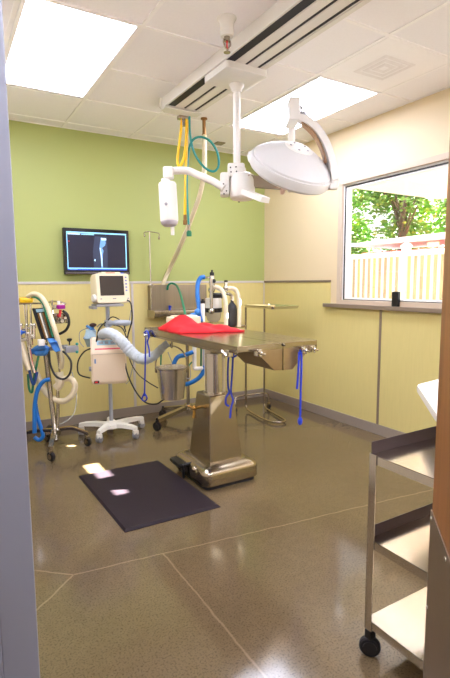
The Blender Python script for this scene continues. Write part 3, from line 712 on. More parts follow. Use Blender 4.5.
g = G(wT); g.box((-.13,-.107,.024),(-.105,-.103,.034),.002); obj('red_lamp', g, 'redled', sw)
g = G(wT); g.box((-.128,-.1025,.185),(-.114,-.098,.222),.001); obj('blue_label', g, pm('blue_mark',(110,140,180),.5), t)
g = G(wT); g.box((-.15,-.103,.258),(.15,-.0985,.2625)); obj('front_seam', g, pm('seam_shade',(196,178,156),.6), t)
g = G(wT); g.cyl((-.155,-.02,.13),(-.175,-.02,.13),.02); obj('side_knob', g, 'grey_pl', t)
g = G(wT); g.cyl((.03,.03,.39),(.03,.03,.425),.05,.046); obj('hose_port', g, 'grey_pl', t)

g = G(); g.tube([D(101,339,4.40),D(102,335,4.34),D(107,333,4.26),D(114,335,4.22),D(122,342,4.2),D(131,352,4.2),D(139,358,4.18),D(147,359,4.15),D(156,354,4.12),D(163,347,4.1),D(168,343,4.1)],[.036,.044,.048,.049,.05,.05,.048,.045,.042,.036,.03],n=16,ripple=.06,period=.035)
tag(obj('warming_hose', g, 'air_hose'), 'thick quilted grey-blue air hose sagging from stand to table', 'hose')
t = thing('breathing_set', 'bundle of blue tubing and clear plastic bag hung on stand', 'tubing bundle', D(91,343,4.5))
g = G()
for k in range(5):
    a = k*1.3; g.tube([D(87+k*1.5,326+k%3,4.47),D(92+3*math.sin(a),330+k*1.6,4.44),D(88+4*math.cos(a),336+k,4.45),D(95,332+k*2,4.46)],.013,n=8)
obj('tubing', g, 'blue_cloth', t)
g = G(); g.loft([[D(86,329,4.46),D(95,329,4.46),D(96,331,4.40),D(86,331,4.40)],[D(84,338,4.5),D(96,337,4.5),D(96,338,4.38),D(84,339,4.38)],[D(87,346,4.5),D(93,346,4.5),D(93,347,4.44),D(87,347,4.44)]]); obj('plastic_bag', g, pm('translucent_blue_bag',(178,206,220),.3,alpha=.75), t)
g = G(); g.tube([D(97,327,4.45),D(101,324,4.45),D(107,326,4.42),D(105,330,4.4)],.007); g.tube([D(88,328,4.45),D(80,332,4.5),D(80,342,4.52),D(84,347,4.5)],.004); obj('thin_tube', g, 'clear', t)
g = G(); g.ball(D(93,325,4.45),.024,sc=(1.4,1,.8)); obj('cap', g, pm('dark_brown_cap',(70,40,36),.5), t)

def cable(pts, label, r=.006, mat='black', grp='cables on the mobile stand'):
    g = G(); g.tube(pts, r, n=8); return tag(obj('cable', g, mat), label, 'cable', grp)
cable([D(127,300,4.42),D(131,304,4.42),D(132,320,4.42),D(128,335,4.42),D(125,355,4.38),D(127,372,4.35),D(135,390,4.35),D(145,402,4.3),D(156,404,4.25),D(163,400,4.2),D(170,396,4.2)], 'dark cable drooping from monitor side towards the bucket', .007)
cable([D(106,322,4.42),D(99,329,4.32),D(95,345,4.32),D(84,352,4.4),D(78,362,4.48),D(79,374,4.48),D(90,378,4.42)], 'black cable bowing left around the warming unit', .007)
cable([D(113,325,4.4),D(122,328,4.35),D(127,340,4.3),D(130,360,4.32),D(138,374,4.34),D(148,382,4.3),D(158,388,4.3)], 'thin dark cable running right behind the sagging air hose', .005)
cable([D(131,310,4.46),D(129,322,4.46),D(124,330,4.45),D(131,345,4.45),D(134,358,4.45),D(130,378,4.45),D(126,384,4.42)], 'thin grey cable hanging straight beside the warming unit', .004, 'grey_pl')
cable([D(104,326,4.42),D(112,317,4.42),D(122,322,4.4),D(126,332,4.4)], 'dark cable arched over the stand handle', .005)
#%%LEFT
# ------------------------------------------------------------------ anaesthesia stand beside the doorway
LD = 4.2
t = thing('anaesthesia_stand', 'cluttered chrome wheeled anaesthesia stand with hoses at the left by doorway', 'anaesthesia machine', (.79,4.24,0))
hubp = D(55.5,428,4.17); hubp.z = .175
g = G(); g.tube([D(44.5,343,4.2),D(50,390,4.19),D(54.5,426,4.16),D(56,441,4.09)],.022,n=14); g.tube([D(57,372,4.22),D(58,400,4.2),D(57.5,428,4.17)],.014,n=12); obj('pole', g, 'dull', t)
g = G(); g.lathe(hubp-Vector((0,0,.04)),(0,0,1),[(.03,0),(.045,.012),(.045,.05),(.03,.07)],20); bh = obj('base_hub', g, 'dull', t)
def caster(name_parent, x, y, r=.036, ang=0, mat='rubber', hub='dull'):
    ax = Vector((math.cos(ang),math.sin(ang),0)); c = Vector((x,y,r))
    g = G(); g.lathe(c-ax*.013,ax,[(r*.55,0),(r*.9,0),(r,.005),(r,.021),(r*.9,.026),(r*.55,.026)],22); w = obj('caster', g, mat, name_parent)
    g = G(); g.cyl(c-ax*.02,c+ax*.02,r*.56,n=16); g.cyl(c+Vector((0,0,r*.4)),c+Vector((0,0,r+.042)),.011); g.box(c+Vector((-.016,-.016,r*.7)),c+Vector((.016,.016,r+.014)),.004); obj('caster_hub', g, hub, w)
for i, ((x, y), hgt) in enumerate((((.705,3.985),.16),((1.06,4.20),.17),((.775,4.50),.17),((.45,4.38),.17))):
    e = Vector((x,y,.115)); m_ = (hubp+e)/2; m_.z = hgt+.01
    g = G(); g.sweep([hubp,m_,e],Vector((0,0,1)).cross(e-hubp),.036,.022,6); lg = obj('leg', g, 'dull' if i == 0 else pm('dark_leg_paint',(40,34,38),.35,.2), t)
    if i: 
        g = G(); g.sweep([hubp+Vector((0,0,.014)),m_+Vector((0,0,.014)),e+Vector((0,0,.014))],Vector((0,0,1)).cross(e-hubp),.03,.008,6); obj('leg_cover', g, 'dull', lg)
    caster(t, x, y, .041, .5)
g = G(); g.box(D(17,303.5,4.3)-Vector((.08,.14,.006)),D(45,303.5,4.2)+Vector((.0,.14,.006)),.003); obj('shelf', g, 'dull', t)
g = G()
for px in (26.5,30.5): g.tube([D(px,304,4.22),D(px+.8,330,4.22),D(px+2,345,4.22)],.008,smooth=3)
g.tube([D(24,304,4.22),D(26,326,4.22)],.006,smooth=2); g.tube([D(42,303,4.25),D(47,345,4.22)],.010,smooth=2)
obj('shelf_posts', g, 'chrome', t)
# leaning flowmeter block
fa, fb, fc, fd = D(33.6,308.5,4.14), D(45.5,307.5,4.14), D(54.5,338,4.14), D(43.5,340,4.14)
g = G(); bk = FW*.06; g.loft([[p for p in (fa,fb,fc,fd)],[p+bk for p in (fa,fb,fc,fd)]]); fm = obj('flowmeter', g, 'black', t)
def on_board(u, v, off=-.004): return fa.lerp(fb,u).lerp(fd.lerp(fc,u),v)+FW*off
for u, mt in ((.26,'bronze'),(.42,'white_pl'),(.56,'glass_tube'),(.70,'bronze')):
    g = G(); g.cyl(on_board(u,.16),on_board(u,.96),.008,n=10); obj('flow_tube', g, mt, fm)
g = G(); g.loft([[on_board(.16,.03,.002),on_board(.86,.03,.002),on_board(.86,.13,.002),on_board(.16,.13,.002)],[on_board(.16,.03),on_board(.86,.03),on_board(.86,.13),on_board(.16,.13)]]); obj('blue_label', g, 'labelblue', fm)
g = G(); g.sweep([on_board(.0,.0,-.006),on_board(.0,1,-.006)],FW,.02,.018,0); g.sweep([on_board(1,.0,-.006),on_board(1,1,-.006)],FW,.02,.012,0); obj('rails', g, 'rubber', fm)
# gauge cluster to the right of it
g = G(); q = D(60.5,317,4.22); g.box(q+Vector((-.06,-.03,-.055)),q+Vector((.06,.04,.035)),.008)
gc = obj('gauge_block', g, 'dull', t)
for px, py, r in ((55,307,.02),(60,306,.02),(57,319,.022),(63,321,.02),(66,318,.016)):
    g = G(); g.lathe(D(px,py,4.18),-FW,[(r,-.02),(r,.01),(r*.8,.014),(.001,.014)],16); obj('gauge', g, 'chrome', gc)
g = G(); g.tube([D(49,302,4.24),D(54,301.5,4.22),D(60,302,4.2),D(66,304,4.2)],.008); g.tube([D(52,300,4.22),D(53,312,4.2),D(56,324,4.2)],.007); obj('chrome_arm', g, 'chrome', gc)
g = G(); g.lathe(D(61,307,4.16),(0,0,1),[(.033,-.016),(.036,-.012),(.036,.014),(.03,.018)],18); obj('purple_cap', g, 'purple', gc)
g = G(); g.cyl(D(60.6,310,4.16),D(59.5,317,4.15),.011); obj('red_plug', g, 'redpl', gc)
g = G(); g.cyl(D(58.5,301,4.17),D(58.7,304.5,4.17),.012); g.cyl(D(62,304,4.17),D(62,305.5,4.17),.02); obj('white_fitting', g, 'white_pl', gc)
g = G(); g.tube([D(63,311,4.17),D(67.5,315,4.16),D(69,323,4.16),D(66,330,4.17),D(59.5,334,4.18)],.012); obj('black_tube', g, 'black', gc)
# valve manifold at the left, tilted rod
g = G()
g.tube([D(16,342,4.1),D(24,339.5,4.1),D(34,336,4.1)],.016,smooth=3); g.tube([D(17,330,4.1),D(36,327,4.12)],.010,smooth=2)
for px in (21,26.5,31,34): g.cyl(D(px,325,4.1),D(px,339,4.1),.012); g.ball(D(px,325,4.1),.016)
g.box(D(29,338,4.1)-Vector((.02,.02,.08)),D(29,338,4.1)+Vector((.015,.02,.05)),.006)
g.tube([D(28,340,4.1),D(31,360,4.1),D(34.5,373,4.1)],.016,smooth=3)
mv = obj('valve_manifold', g, 'chrome', t)
g = G(); g.ball(D(20.5,332.5,4.07),.022); g.cyl(D(19,333,4.07),D(25,332,4.07),.012); obj('blue_knob', g, pm('blue_knob',(30,90,190),.4), mv)
g = G(); g.tube([D(20,343,4.12),D(23,352,4.12),D(26.5,361,4.12),D(30,370,4.12)],.034,n=14); obj('white_sleeve', g, 'white_hose', mv)
g = G(); g.ball(D(14.5,369,4.05),.125,18,(.50,.5,1.05)); g.cyl(D(15,353,4.05),D(15,346,4.05),.02); obj('breathing_bag', g, 'bag', t)
# shelf bar with clamps, pouch, box
g = G(); g.sweep([D(35,352,4.22),D(50,349,4.2),D(66,346.5,4.17)],FW,.06,.035,3); g.box(D(71.5,349,4.16)-Vector((.055,.03,.028)),D(71.5,349,4.16)+Vector((.055,.03,.028)),.006); ab = obj('accessory_bar', g, 'grey_pl', t)
g = G(); g.cyl(D(69.5,345,4.15),D(69.5,341,4.15),.006); g.lathe(D(69.5,341.5,4.15),(0,0,1),[(.012,0),(.022,.012),(.022,.024),(.010,.028)],14); obj('clamp_knob', g, 'black', ab)
for py in (344,352):
    g = G(); g.ball(D(77,py,4.15),.013); obj('green_fitting', g, 'teal', ab)
g = G(); g.loft([[D(47,338.5,4.07),D(53,338,4.07),D(55,341,4.07),D(49,343,4.07)],[D(49.5,343,4.04),D(57,341.5,4.04),D(60.5,351,4.04),D(55,352,4.04)],[D(50,343,4.13),D(57,342,4.13),D(61,351,4.13),D(55.5,352,4.13)],[D(48,339,4.12),D(53,338.5,4.12),D(55,341,4.12),D(49.5,342.5,4.12)]]); obj('blue_pouch', g, 'blue_cloth', t)
g = G(); g.box(D(41.5,342.5,4.08)-Vector((.028,.03,.026)),D(41.5,342.5,4.08)+Vector((.024,.03,.026)),.006); obj('white_block', g, 'white_pl', t)
g = G(); g.tube([D(32,352,4.16),D(40,347,4.13),D(47,349,4.12),D(44,353,4.13),D(36,353,4.15)],.024,n=10); obj('blue_tubing', g, 'blue_cloth', t)
# hoses
def hose(name, pts, r, mat, **k):
    g = G(); g.tube(pts, r, **k); return obj(name, g, mat, t)
hose('beige_hose',[D(28,297,4.18),D(33,294,4.16),D(40,296,4.14),D(46.5,305,4.1),D(51,318,4.08),D(55.5,332,4.07),D(59,345,4.1),D(62,358,4.14),D(61,368,4.18)],.021,'beige_hose',ripple=.03,period=.02,n=12)
hose('white_hose',[D(33,362,4.2),D(38,377,4.2),D(45,391,4.2),D(54,399,4.2),D(64,401,4.2),D(72,395,4.2),D(75,386,4.2),D(71,379,4.2),D(62,379,4.2),D(56,381,4.2)],.026,'white_hose',ripple=.03,period=.02,n=12)
hose('white_hose',[D(59,372,4.2),D(60,383,4.2),D(56,388,4.2)],.036,'white_hose')
hose('thin_tube',[D(72,372,4.2),D(75,385,4.2),D(76.5,400,4.2),D(73,415,4.2),D(63,423,4.2),D(58,424,4.2)],.005,'clear')
hose('blue_hose',[D(50,379.5,4.14),D(44,381,4.13),D(38,389,4.12),D(35,403,4.12),D(34.5,418,4.12),D(34.5,433,4.12)],.018,'blue_hose',ripple=.03,period=.016,n=12)
hose('blue_hose',[D(35.5,404,4.15),D(37.5,416,4.15),D(41,428,4.15),D(43,436,4.15),D(39,440,4.15),D(34.5,437,4.15)],.017,'blue_hose',ripple=.03,period=.016,n=12)
hose('green_hose',[D(32,297,4.17),D(37,298,4.14),D(43,304,4.1),D(46.5,315,4.08),D(50,326,4.08),D(53,337,4.08)],.009,'green_hose')
hose('green_hose',[D(39,354,4.15),D(36.5,366,4.15),D(34,378,4.15),D(32,392,4.16),D(29,388,4.16),D(28,374,4.16)],.010,'green_hose')
hose('dark_blue_tube',[D(28,362,4.14),D(31,378,4.14),D(34,384,4.14),D(37,372,4.14)],.012,pm('dark_blue_tube',(30,70,140),.5))
hose('black_loop',[D(49,351,4.12),D(50.5,365,4.1),D(56,376,4.08),D(64,379,4.08),D(70,373,4.08),D(71,362,4.08),D(66,354,4.1),D(62,351,4.12)],.009,'black')
hose('brown_tube',[D(48.5,305,4.2),D(52,322,4.2),D(57,350,4.2),D(61,380,4.2)],.010,'dull')
g = G(); q = D(27,302,4.22); q = D(26,301,4.2); g.box(q+Vector((-.058,-.05,-.018)),q+Vector((.058,.05,.034)),.02); 
tag(obj('yellow_case', g, 'yellowpl'), 'small bright yellow plastic case lying on top shelf of anaesthesia stand', 'case')

#%%ANES
# ------------------------------------------------------------------ second anaesthesia machine, behind the table
AXX, AYY = 2.185, 4.45
t = thing('anaesthesia_machine', 'anaesthesia machine with white canister and black breathing bag behind red pad', 'anaesthesia machine', (AXX,AYY,0))
g = G(); g.cyl((AXX,AYY,.08),(AXX,AYY,1.06),.018,n=14); obj('pole', g, 'dull', t)
for x, y in ((1.762,4.285),(1.99,4.665),(2.60,4.24),(2.56,4.66)):
    e = Vector((x,y,.105)); s_ = Vector((AXX,AYY,.15)); n_ = Vector((0,0,1)).cross(e-s_)
    g = G(); g.sweep([s_,e],n_,.05,.035,0); obj('leg', g, 'dull', t); caster(t, x, y, .046, .7, hub='black')
g = G(); g.lathe((AXX,AYY,.11),(0,0,1),[(.05,0),(.055,.02),(.04,.07),(.02,.075)],18); obj('base_hub', g, 'dull', t)
g = G(); g.box((2.12,3.98,1.0),(2.60,4.50,1.025),.006); obj('shelf', g, 'dull', t)
d2 = 4.72
cc = D(213.5,303,d2); X_, Y_ = cc.x, cc.y
def zz(py, d=d2): return D(213,py,d).z
g = G(); g.lathe((X_,Y_,0),(0,0,1),[(.078,zz(308.5)),(.08,zz(308)),(.08,zz(298.5)),(.078,zz(298))],28); obj('absorber_canister', g, 'white_pl', t)
g = G(); g.lathe((X_+.03,Y_,0),(0,0,1),[(.062,zz(298.5)),(.066,zz(297.5)),(.066,zz(294.5)),(.05,zz(293)),(.001,zz(292.8))],24); g.lathe((X_,Y_,0),(0,0,1),[(.07,zz(312.5)),(.086,zz(312)),(.086,zz(308)),(.078,zz(307.8))],24); obj('canister_rings', g, 'black', t)
g = G(); g.lathe((X_,Y_,0),(0,0,1),[(.04,zz(322)),(.062,zz(320)),(.074,zz(316)),(.074,zz(312))],24); obj('lower_canister', g, pm('smoky_clear_canister',(206,196,170),.2,alpha=.8), t)
vx = D(211.5,290,4.62)
g = G(); v0, v1 = D(211.5,311,4.6), D(211.5,279,4.6); g.cyl((v0.x,v0.y,v0.z),(v0.x,v0.y,v1.z),.016); 
g.ball(D(212,283,4.6),.032); g.ball(D(211.5,290,4.6),.034); g.cyl(D(212,276,4.6),D(212,288,4.6),.025); g.cyl(D(205,277.5,4.6),D(212,277.5,4.6),.008); g.ball(D(211.5,311,4.6),.03); obj('valve_column', g, 'chrome', t)
g = G(); g.cyl(D(212,276,4.6),D(212,272.5,4.6),.022); g.cyl(D(212,272.5,4.6),D(212,270,4.6),.010); g.lathe(D(214,281,4.57),-FW,[(.018,-.01),(.018,.008),(.001,.01)],14); obj('valve_knob', g, 'black', t)
e2 = D(226,287,4.62)
g = G(); g.cyl(D(226,291.5,4.62),D(226,282.5,4.62),.019); g.ball(D(226,288,4.62),.028); g.tube([D(226,294,4.62),D(229,294,4.62),D(232,296,4.62),D(232.3,301,4.62)],.014); g.tube([D(215,288,4.62),D(222,291,4.64),D(226,291,4.62)],.012); obj('exhale_valve', g, 'chrome', t)
g = G(); g.cyl(D(226,282,4.62),D(226,280.5,4.62),.018); obj('exhale_cap', g, 'black', t)
g = G(); pb = D(232,300,4.62); L_ = (D(232,300,4.62)-D(232,327,4.62)).length
g.lathe(pb,(0,0,-1),[(.014,0),(.016,.02),(.028,.035),(.044,.06),(.049,.09),(.049,L_-.02),(.03,L_)],24); obj('breathing_bag', g, 'bag', t)
hose('white_hose',[D(215,287,4.57),D(219,288,4.55),D(223,292,4.53),D(225.5,301,4.5),D(226,313,4.48),D(226,327,4.46)],.020,'white_hose',ripple=.03,period=.02,n=12)
hose('white_hose',[D(228,288.5,4.6),D(233,288.5,4.6),D(237,292,4.6),D(239.3,301,4.58),D(239.5,313,4.56),D(239,327,4.55)],.020,'white_hose',ripple=.03,period=.02,n=12)
hose('blue_hose',[D(204.5,277,4.58),D(200.5,278,4.56),D(197.8,284,4.54),D(197.5,295,4.5),D(199,308,4.46),D(201,322,4.42)],.021,'blue_hose',ripple=.03,period=.016,n=12)
g = G(); a, b = D(202.8,322,4.44), D(202.8,303,4.44); g.cyl(a,b,.020,n=16); wc = obj('white_cylinder', g, 'white_pl', t)
g = G(); g.lathe(b,(0,0,1),[(.022,-.004),(.022,.018),(.012,.022),(.012,.036)],16); obj('black_cap', g, 'black', wc)
g = G(); g.ball(D(194,315,4.42),.03,sc=(1.5,1,.7)); g.ball(D(197.5,312,4.42),.03,sc=(1,1,1.1)); g.ball(D(191,318,4.42),.026,sc=(1.4,1,.6)); obj('blue_wrap', g, 'blue_cloth', t)
# pipes below the shelf
hose('white_pipe',[D(194.5,346,4.6),D(194.5,366,4.6),D(196,368.5,4.6),D(209,368,4.6)],.020,'white_pl',smooth=5)
hose('grey_tube',[D(204,346,4.62),D(204.2,376,4.62)],.016,'bluegrey',smooth=1)
hose('green_tube',[D(201.2,346,4.64),D(201,366,4.64)],.009,'green_hose',smooth=1)
hose('green_tube',[D(161.5,348,4.6),D(161,372,4.6),D(166,378,4.6),D(180,374,4.6),D(192,362,4.62)],.008,'green_hose')
hose('blue_hose',[D(205,366,4.6),D(202,374,4.6),D(196,380,4.6),D(187,384,4.6),D(178,384,4.6)],.021,'blue_hose',ripple=.03,period=.016,n=12)
hose('blue_hose',[D(193,352,4.56),D(185,355,4.54),D(178,357,4.5),D(174,364,4.48),D(173,376,4.48)],.021,'blue_hose',ripple=.03,period=.016,n=12)
hose('clear_tube',[D(168,352,4.6),D(174,366,4.62),D(183,376,4.62),D(190,378,4.62),D(190,366,4.62)],.006,'clear')
# instrument case on the far table end, green hose to the wall unit
g = G(); g.box((1.665,3.665,ZT+.001),(1.94,3.80,ZT+.085),.012); g.box((1.70,3.68,ZT+.08),(1.91,3.785,ZT+.094),.006)
tag(obj('instrument_case', g, 'cream_pl'), 'cream plastic case on far end of table, partly behind red pad', 'case')
g = G(); g.tube([at(167.5,290,y=4.846),at(168.5,285,y=4.835),at(172,283.4,y=4.80),at(176.5,285.5,y=4.7),at(180,293,y=4.4),at(183,304,y=4.05),at(185.5,316,y=3.82)],.011)
tag(obj('green_hose', g, 'green_hose'), 'green hose arching from steel wall unit to the cream case', 'hose')

# steel wall unit and IV pole
t = thing('wall_unit', 'shallow stainless steel wall unit with bottom trough on the back wall', 'wall unit', (2.29,YB,1.07))
g = G(); g.box((1.955,YB-.085,1.13),(2.64,YB-.070,1.425),.003); g.box((1.955,YB-.085,1.13),(1.965,YB-.006,1.42)); g.box((2.63,YB-.085,1.13),(2.64,YB-.006,1.42)); obj('back_panel', g, pm('dull_wall_steel',(158,146,130),.33,1,var=.16,scale=6,stretch=(9,9,.4)), t)
g = G(); pf = [(-.007,1.155),(-.19,1.155),(-.215,1.145),(-.22,1.12),(-.21,1.085),(-.18,1.07),(-.007,1.07)]
g.prism([(1.945,YB+y,z) for y, z in pf],(.70,0,0)); obj('trough', g, 'dull', t)
g = G(); g.cyl((2.16,YB-.12,1.15),(2.16,YB-.12,1.20),.012); g.cyl((2.16,YB-.12,1.185),(2.16,YB-.16,1.19),.006); obj('blue_tap', g, 'blue_cord', t)
t = thing('iv_pole', 'slim chrome IV pole with two hooks clamped to the steel wall unit', 'iv pole', (1.962,4.86,1.16))
g = G(); g.cyl((1.962,4.86,1.157),(1.962,4.86,1.985),.008,n=12); obj('pole', g, 'chrome', t)
g = G(); g.tube([(1.905,4.86,1.95),(1.90,4.86,1.965),(1.915,4.86,1.978),(1.962,4.86,1.985),(2.045,4.83,1.972),(2.058,4.825,1.96),(2.055,4.825,1.93)],.005,n=8); g.ball((2.055,4.825,1.92),.011,sc=(1,1,1.8)); g.ball((1.906,4.86,1.94),.009,sc=(1,1,1.6)); obj('hooks', g, 'dull', t)
g = G(); g.box((1.945,4.845,1.40),(1.985,4.856,1.435),.006); g.cyl((1.962,4.85,1.417),(1.962,4.82,1.417),.016); obj('clamp', g, 'chrome', t)

#%%MAYO
# ------------------------------------------------------------------ instrument stand in the corner
t = thing('instrument_stand', 'tubular chrome instrument stand with flat tray in the room corner', 'instrument stand', (3.0,4.25,0))
A_, B_ = (2.905,4.44), (3.115,4.38)
g = G(); r_ = .011
g.tube([(2.905,4.44,1.175),(2.905,4.44,.9),(2.905,4.44,.5),(2.905,4.44,.14),(2.902,4.425,.05),(2.885,4.32,.022),(2.845,4.02,.022),(2.86,3.87,.022),(2.93,3.815,.022),(3.0,3.84,.022),(3.035,3.97,.022),(3.10,4.28,.022),(3.114,4.37,.05),(3.115,4.38,.14),(3.115,4.38,.5),(3.115,4.38,.9),(3.115,4.38,1.175)],r_,n=12,smooth=6); obj('frame', g, 'dull', t)
g = G(); g.tube([(2.762,4.44,.05),(2.765,4.45,.11),(2.785,4.47,.155),(2.85,4.475,.172),(3.0,4.445,.180),(3.12,4.415,.182),(3.17,4.405,.17),(3.19,4.40,.12),(3.192,4.395,.05)],r_,n=12,smooth=6); obj('rear_brace', g, 'dull', t)
for x, y in ((2.762,4.44),(3.192,4.395)): caster(t, x, y, .026, .4)
g = G(); tx0, ty0, tx1, ty1 = 2.87, 3.90, 3.23, 4.44
o_ = rrect(tx0,ty0,tx1,ty1,1.178,.03); i1 = rrect(tx0+.006,ty0+.006,tx1-.006,ty1-.006,1.200,.028); 
g.loft([rrect(tx0+.012,ty0+.012,tx1-.012,ty1-.012,1.172,.028),rrect(tx0,ty0,tx1,ty1,1.198,.03),rrect(tx0,ty0,tx1,ty1,1.201,.03),rrect(tx0+.008,ty0+.008,tx1-.008,ty1-.008,1.201,.028),rrect(tx0+.018,ty0+.018,tx1-.018,ty1-.018,1.180,.026)]); obj('tray', g, 'chrome', t)
g = G(); g.box((2.89,4.10,1.181),(3.06,4.41,1.203),.008); g.box((2.92,4.04,1.181),(3.0,4.2,1.208),.006)
tag(obj('folded_towel', g, pm('beige_cloth',(226,206,150),.9,bump=.3)), 'folded beige towel lying on the corner instrument stand tray', 'towel')

# ------------------------------------------------------------------ wheeled steel cart beside the open door
KX0, KX1, KY0, KY1 = 1.33, 1.95, .795, 1.20
t = thing('utility_cart', 'three-shelf stainless steel wheeled cart beside the open wooden door', 'cart', ((KX0+KX1)/2,(KY0+KY1)/2,0))
for x, sx in ((KX0,1),(KX1,-1)):
    for y, sy in ((KY0,1),(KY1,-1)):
        g = G(); g.box((min(x,x+sx*.032),min(y,y+sy*.004),.118),(max(x,x+sx*.032),max(y,y+sy*.004),.815),.0); g.box((min(x,x+sx*.004),min(y,y+sy*.032),.118),(max(x,x+sx*.004),max(y,y+sy*.032),.815)); obj('leg', g, 'steel_cart', t)
for z in (.812,.483,.160):
    g = G(); e = .004
    g.box((KX0+e,KY0+e,z-.003),(KX1-e,KY1-e,z),0)
    g.box((KX0+e,KY0+e,z-.034),(KX0+e+.003,KY1-e,z-.001)); g.box((KX1-e-.003,KY0+e,z-.034),(KX1-e,KY1-e,z-.001)); g.box((KX0+e,KY0+e,z-.034),(KX1-e,KY0+e+.003,z-.001)); g.box((KX0+e,KY1-e-.003,z-.034),(KX1-e,KY1-e,z-.001))
    sh = obj('shelf', g, 'steel_cart', t)
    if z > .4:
        g = G(); g.box((KX0+e,KY1-e-.003,z),(KX1-e,KY1-e,z+.046),.001); g.box((KX1-e-.003,KY0+e,z),(KX1-e,KY1-e,z+.046),.001); obj('rim', g, pm('rim_dark_reflection',(74,64,68),.35,.8,var=.08), sh)  # dark reflection put into the rim's steel colour
for x in (KX0+.02,KX1-.03):
    for y in (KY0+.03,KY1-.012):
        c = Vector((x,y-.0,.041))
        ax = Vector((.75,.66,0)) if True else 0
        g = G(); g.lathe(c-ax*.016,ax,[(.022,0),(.035,0),(.040,.006),(.040,.022),(.035,.028),(.022,.028)],26,cap=True); cs = obj('caster', g, 'rubber', t)
        g = G(); g.cyl(c-ax*.02,c+ax*.02,.026,n=18); g.box(c+Vector((-.016,-.016,.03)),c+Vector((.016,.016,.07)),.006); g.cyl(c+Vector((0,0,.06)),c+Vector((0,0,.10)),.011); obj('caster_fork', g, 'black', cs)

# white table beyond the cart, only its corner shows past the door
t = thing('side_table', 'white table corner showing above the steel cart by the door', 'table', (2.15,1.27,0))
g = G(); poly = [(1.94,1.475),(1.55,1.085),(1.95,.92),(2.45,1.10),(2.42,1.54)]
cxm = sum(p[0] for p in poly)/5; cym = sum(p[1] for p in poly)/5
def pl(k, z):
    pts = []
    n = len(poly)
    for i in range(n):
        p = Vector((*poly[i],0)); a = Vector((*poly[i-1],0)); b = Vector((*poly[(i+1)%n],0))
        da = (a-p).normalized()*.03; db = (b-p).normalized()*.03
        for s in (0,.25,.5,.75,1):
            q = (p+da)*(1-s)**2+p*2*s*(1-s)+(p+db)*s*s
            pts.append(Vector((cxm+(q.x-cxm)*k, cym+(q.y-cym)*k, z)))
    return pts
g.loft([pl(.97,.918),pl(.995,.922),pl(1,.945),pl(.985,.952)]); obj('top', g, 'white_pl', t)
g = G(); g.cyl((2.15,1.27,.08),(2.15,1.27,.91),.03,n=18); obj('column', g, 'white_pl', t)
g = G(); g.lathe((2.15,1.27,0),(0,0,1),[(.2,0),(.2,.02),(.06,.06),(.03,.09)],32); obj('foot', g, 'white_pl', t)
g = G(); g.box((XR-.046,2.855,1.223),(XR-.010,2.925,1.355),.006); tag(obj('sill_box', g, 'black'), 'small black box standing on the window sill', 'box')

#%%OUT
# ------------------------------------------------------------------ outside the window
g = G(); g.box((XR+.13,-14,-.2),(40,40,-.1)); o = struct('ground', g, 'ground')
g = G(); xs = [XR+.12,4.05,4.15,6.2]; SZ = 2.6
# porch roof; three openings added to shape sun patches on the floor
ops = [(4.05,4.19,2.46,2.82),(4.07,4.19,2.12,2.24),(4.05,4.14,3.28,3.40)]
ys = sorted({-1.4,4.47}|{v for o_ in ops for v in o_[2:]}); xs = sorted({XR+.12,6.2}|{v for o_ in ops for v in o_[:2]})
for i in range(len(xs)-1):
    for j in range(len(ys)-1):
        mx, my = (xs[i]+xs[i+1])/2, (ys[j]+ys[j+1])/2
        if any(a < mx < b and c < my < d for a, b, c, d in ops): continue
        g.box((xs[i],ys[j],SZ),(xs[i+1],ys[j+1],SZ+.03))
struct('porch_roof', g, 'soffit')
FX = 6.5
t = thing('fence', 'tall white fence with weathered wooden boards outside the window', 'fence', (FX,4.8,-.1))
g = G(); g.box((FX-.03,2.6,1.845),(FX+.05,7.2,1.925),.01); g.box((FX-.03,2.6,.2),(FX+.05,7.2,.3),.01); obj('rail', g, 'vinyl', t)
y = 2.66; k = 0
while y < 7.15:
    if abs(y-5.24) > .08:
        g = G(); g.box((FX,y-.034,-.1),(FX+.02,y+.034,1.86),.002); obj('board', g, 'board' if k % 3 else pm('yellowed_fence_board',(192,174,126),.8,var=.22,scale=5,stretch=(4,4,.6)), t)
    g = G(); g.box((FX-.012,y+.036,-.1),(FX+.024,y+.083,1.86),.003); obj('batten', g, 'vinyl', t)
    y += .119; k += 1
for y in (5.24,2.84,7.1):
    g = G(); g.box((FX-.05,y-.05,-.1),(FX+.06,y+.05,2.0),.008); g.loft([[Vector((FX+.005+a*.065*s,y+b*.06*s,zz_)) for a, b in ((-1,-1),(1,-1),(1,1),(-1,1))] for s, zz_ in ((1,1.99),(1,2.02),(.1,2.075))]); obj('post', g, 'vinyl', t)
# low building with pale roof edge and red fascia behind the fence
q0, q1 = at(349,243,x=9.0), at(470,240,x=9.0)
t = thing('building', 'low building with white roof edge and red band behind the fence', 'building', (10.5,(q0.y+q1.y)/2,-.1))
g = G(); ya, yb_ = q0.y, 3.0
g.box((9.05,yb_,-.1),(10.6,ya-.4,2.15)); obj('wall', g, 'awning', t)
zt0 = at(440,234,x=9.0).z; zb0 = at(400,244.5,x=9.0).z
g = G(); g.prism([(8.95,ya,zb0+.05),(8.95,ya-.08,zb0+.14),(8.95,ya-.35,zt0-.02),(8.95,ya-.9,zt0),(8.95,yb_,zt0+.06),(8.95,yb_,zb0+.02)],(1.8,0,0)); obj('roof', g, 'vinyl', t)
g = G(); p_ = at(434,244.5,x=8.94); g.box((8.93,p_.y-.12,p_.z-.05),(8.95,p_.y+.15,p_.z+.05)); obj('tan_plate', g, pm('tan_plate',(220,190,150),.6), t)
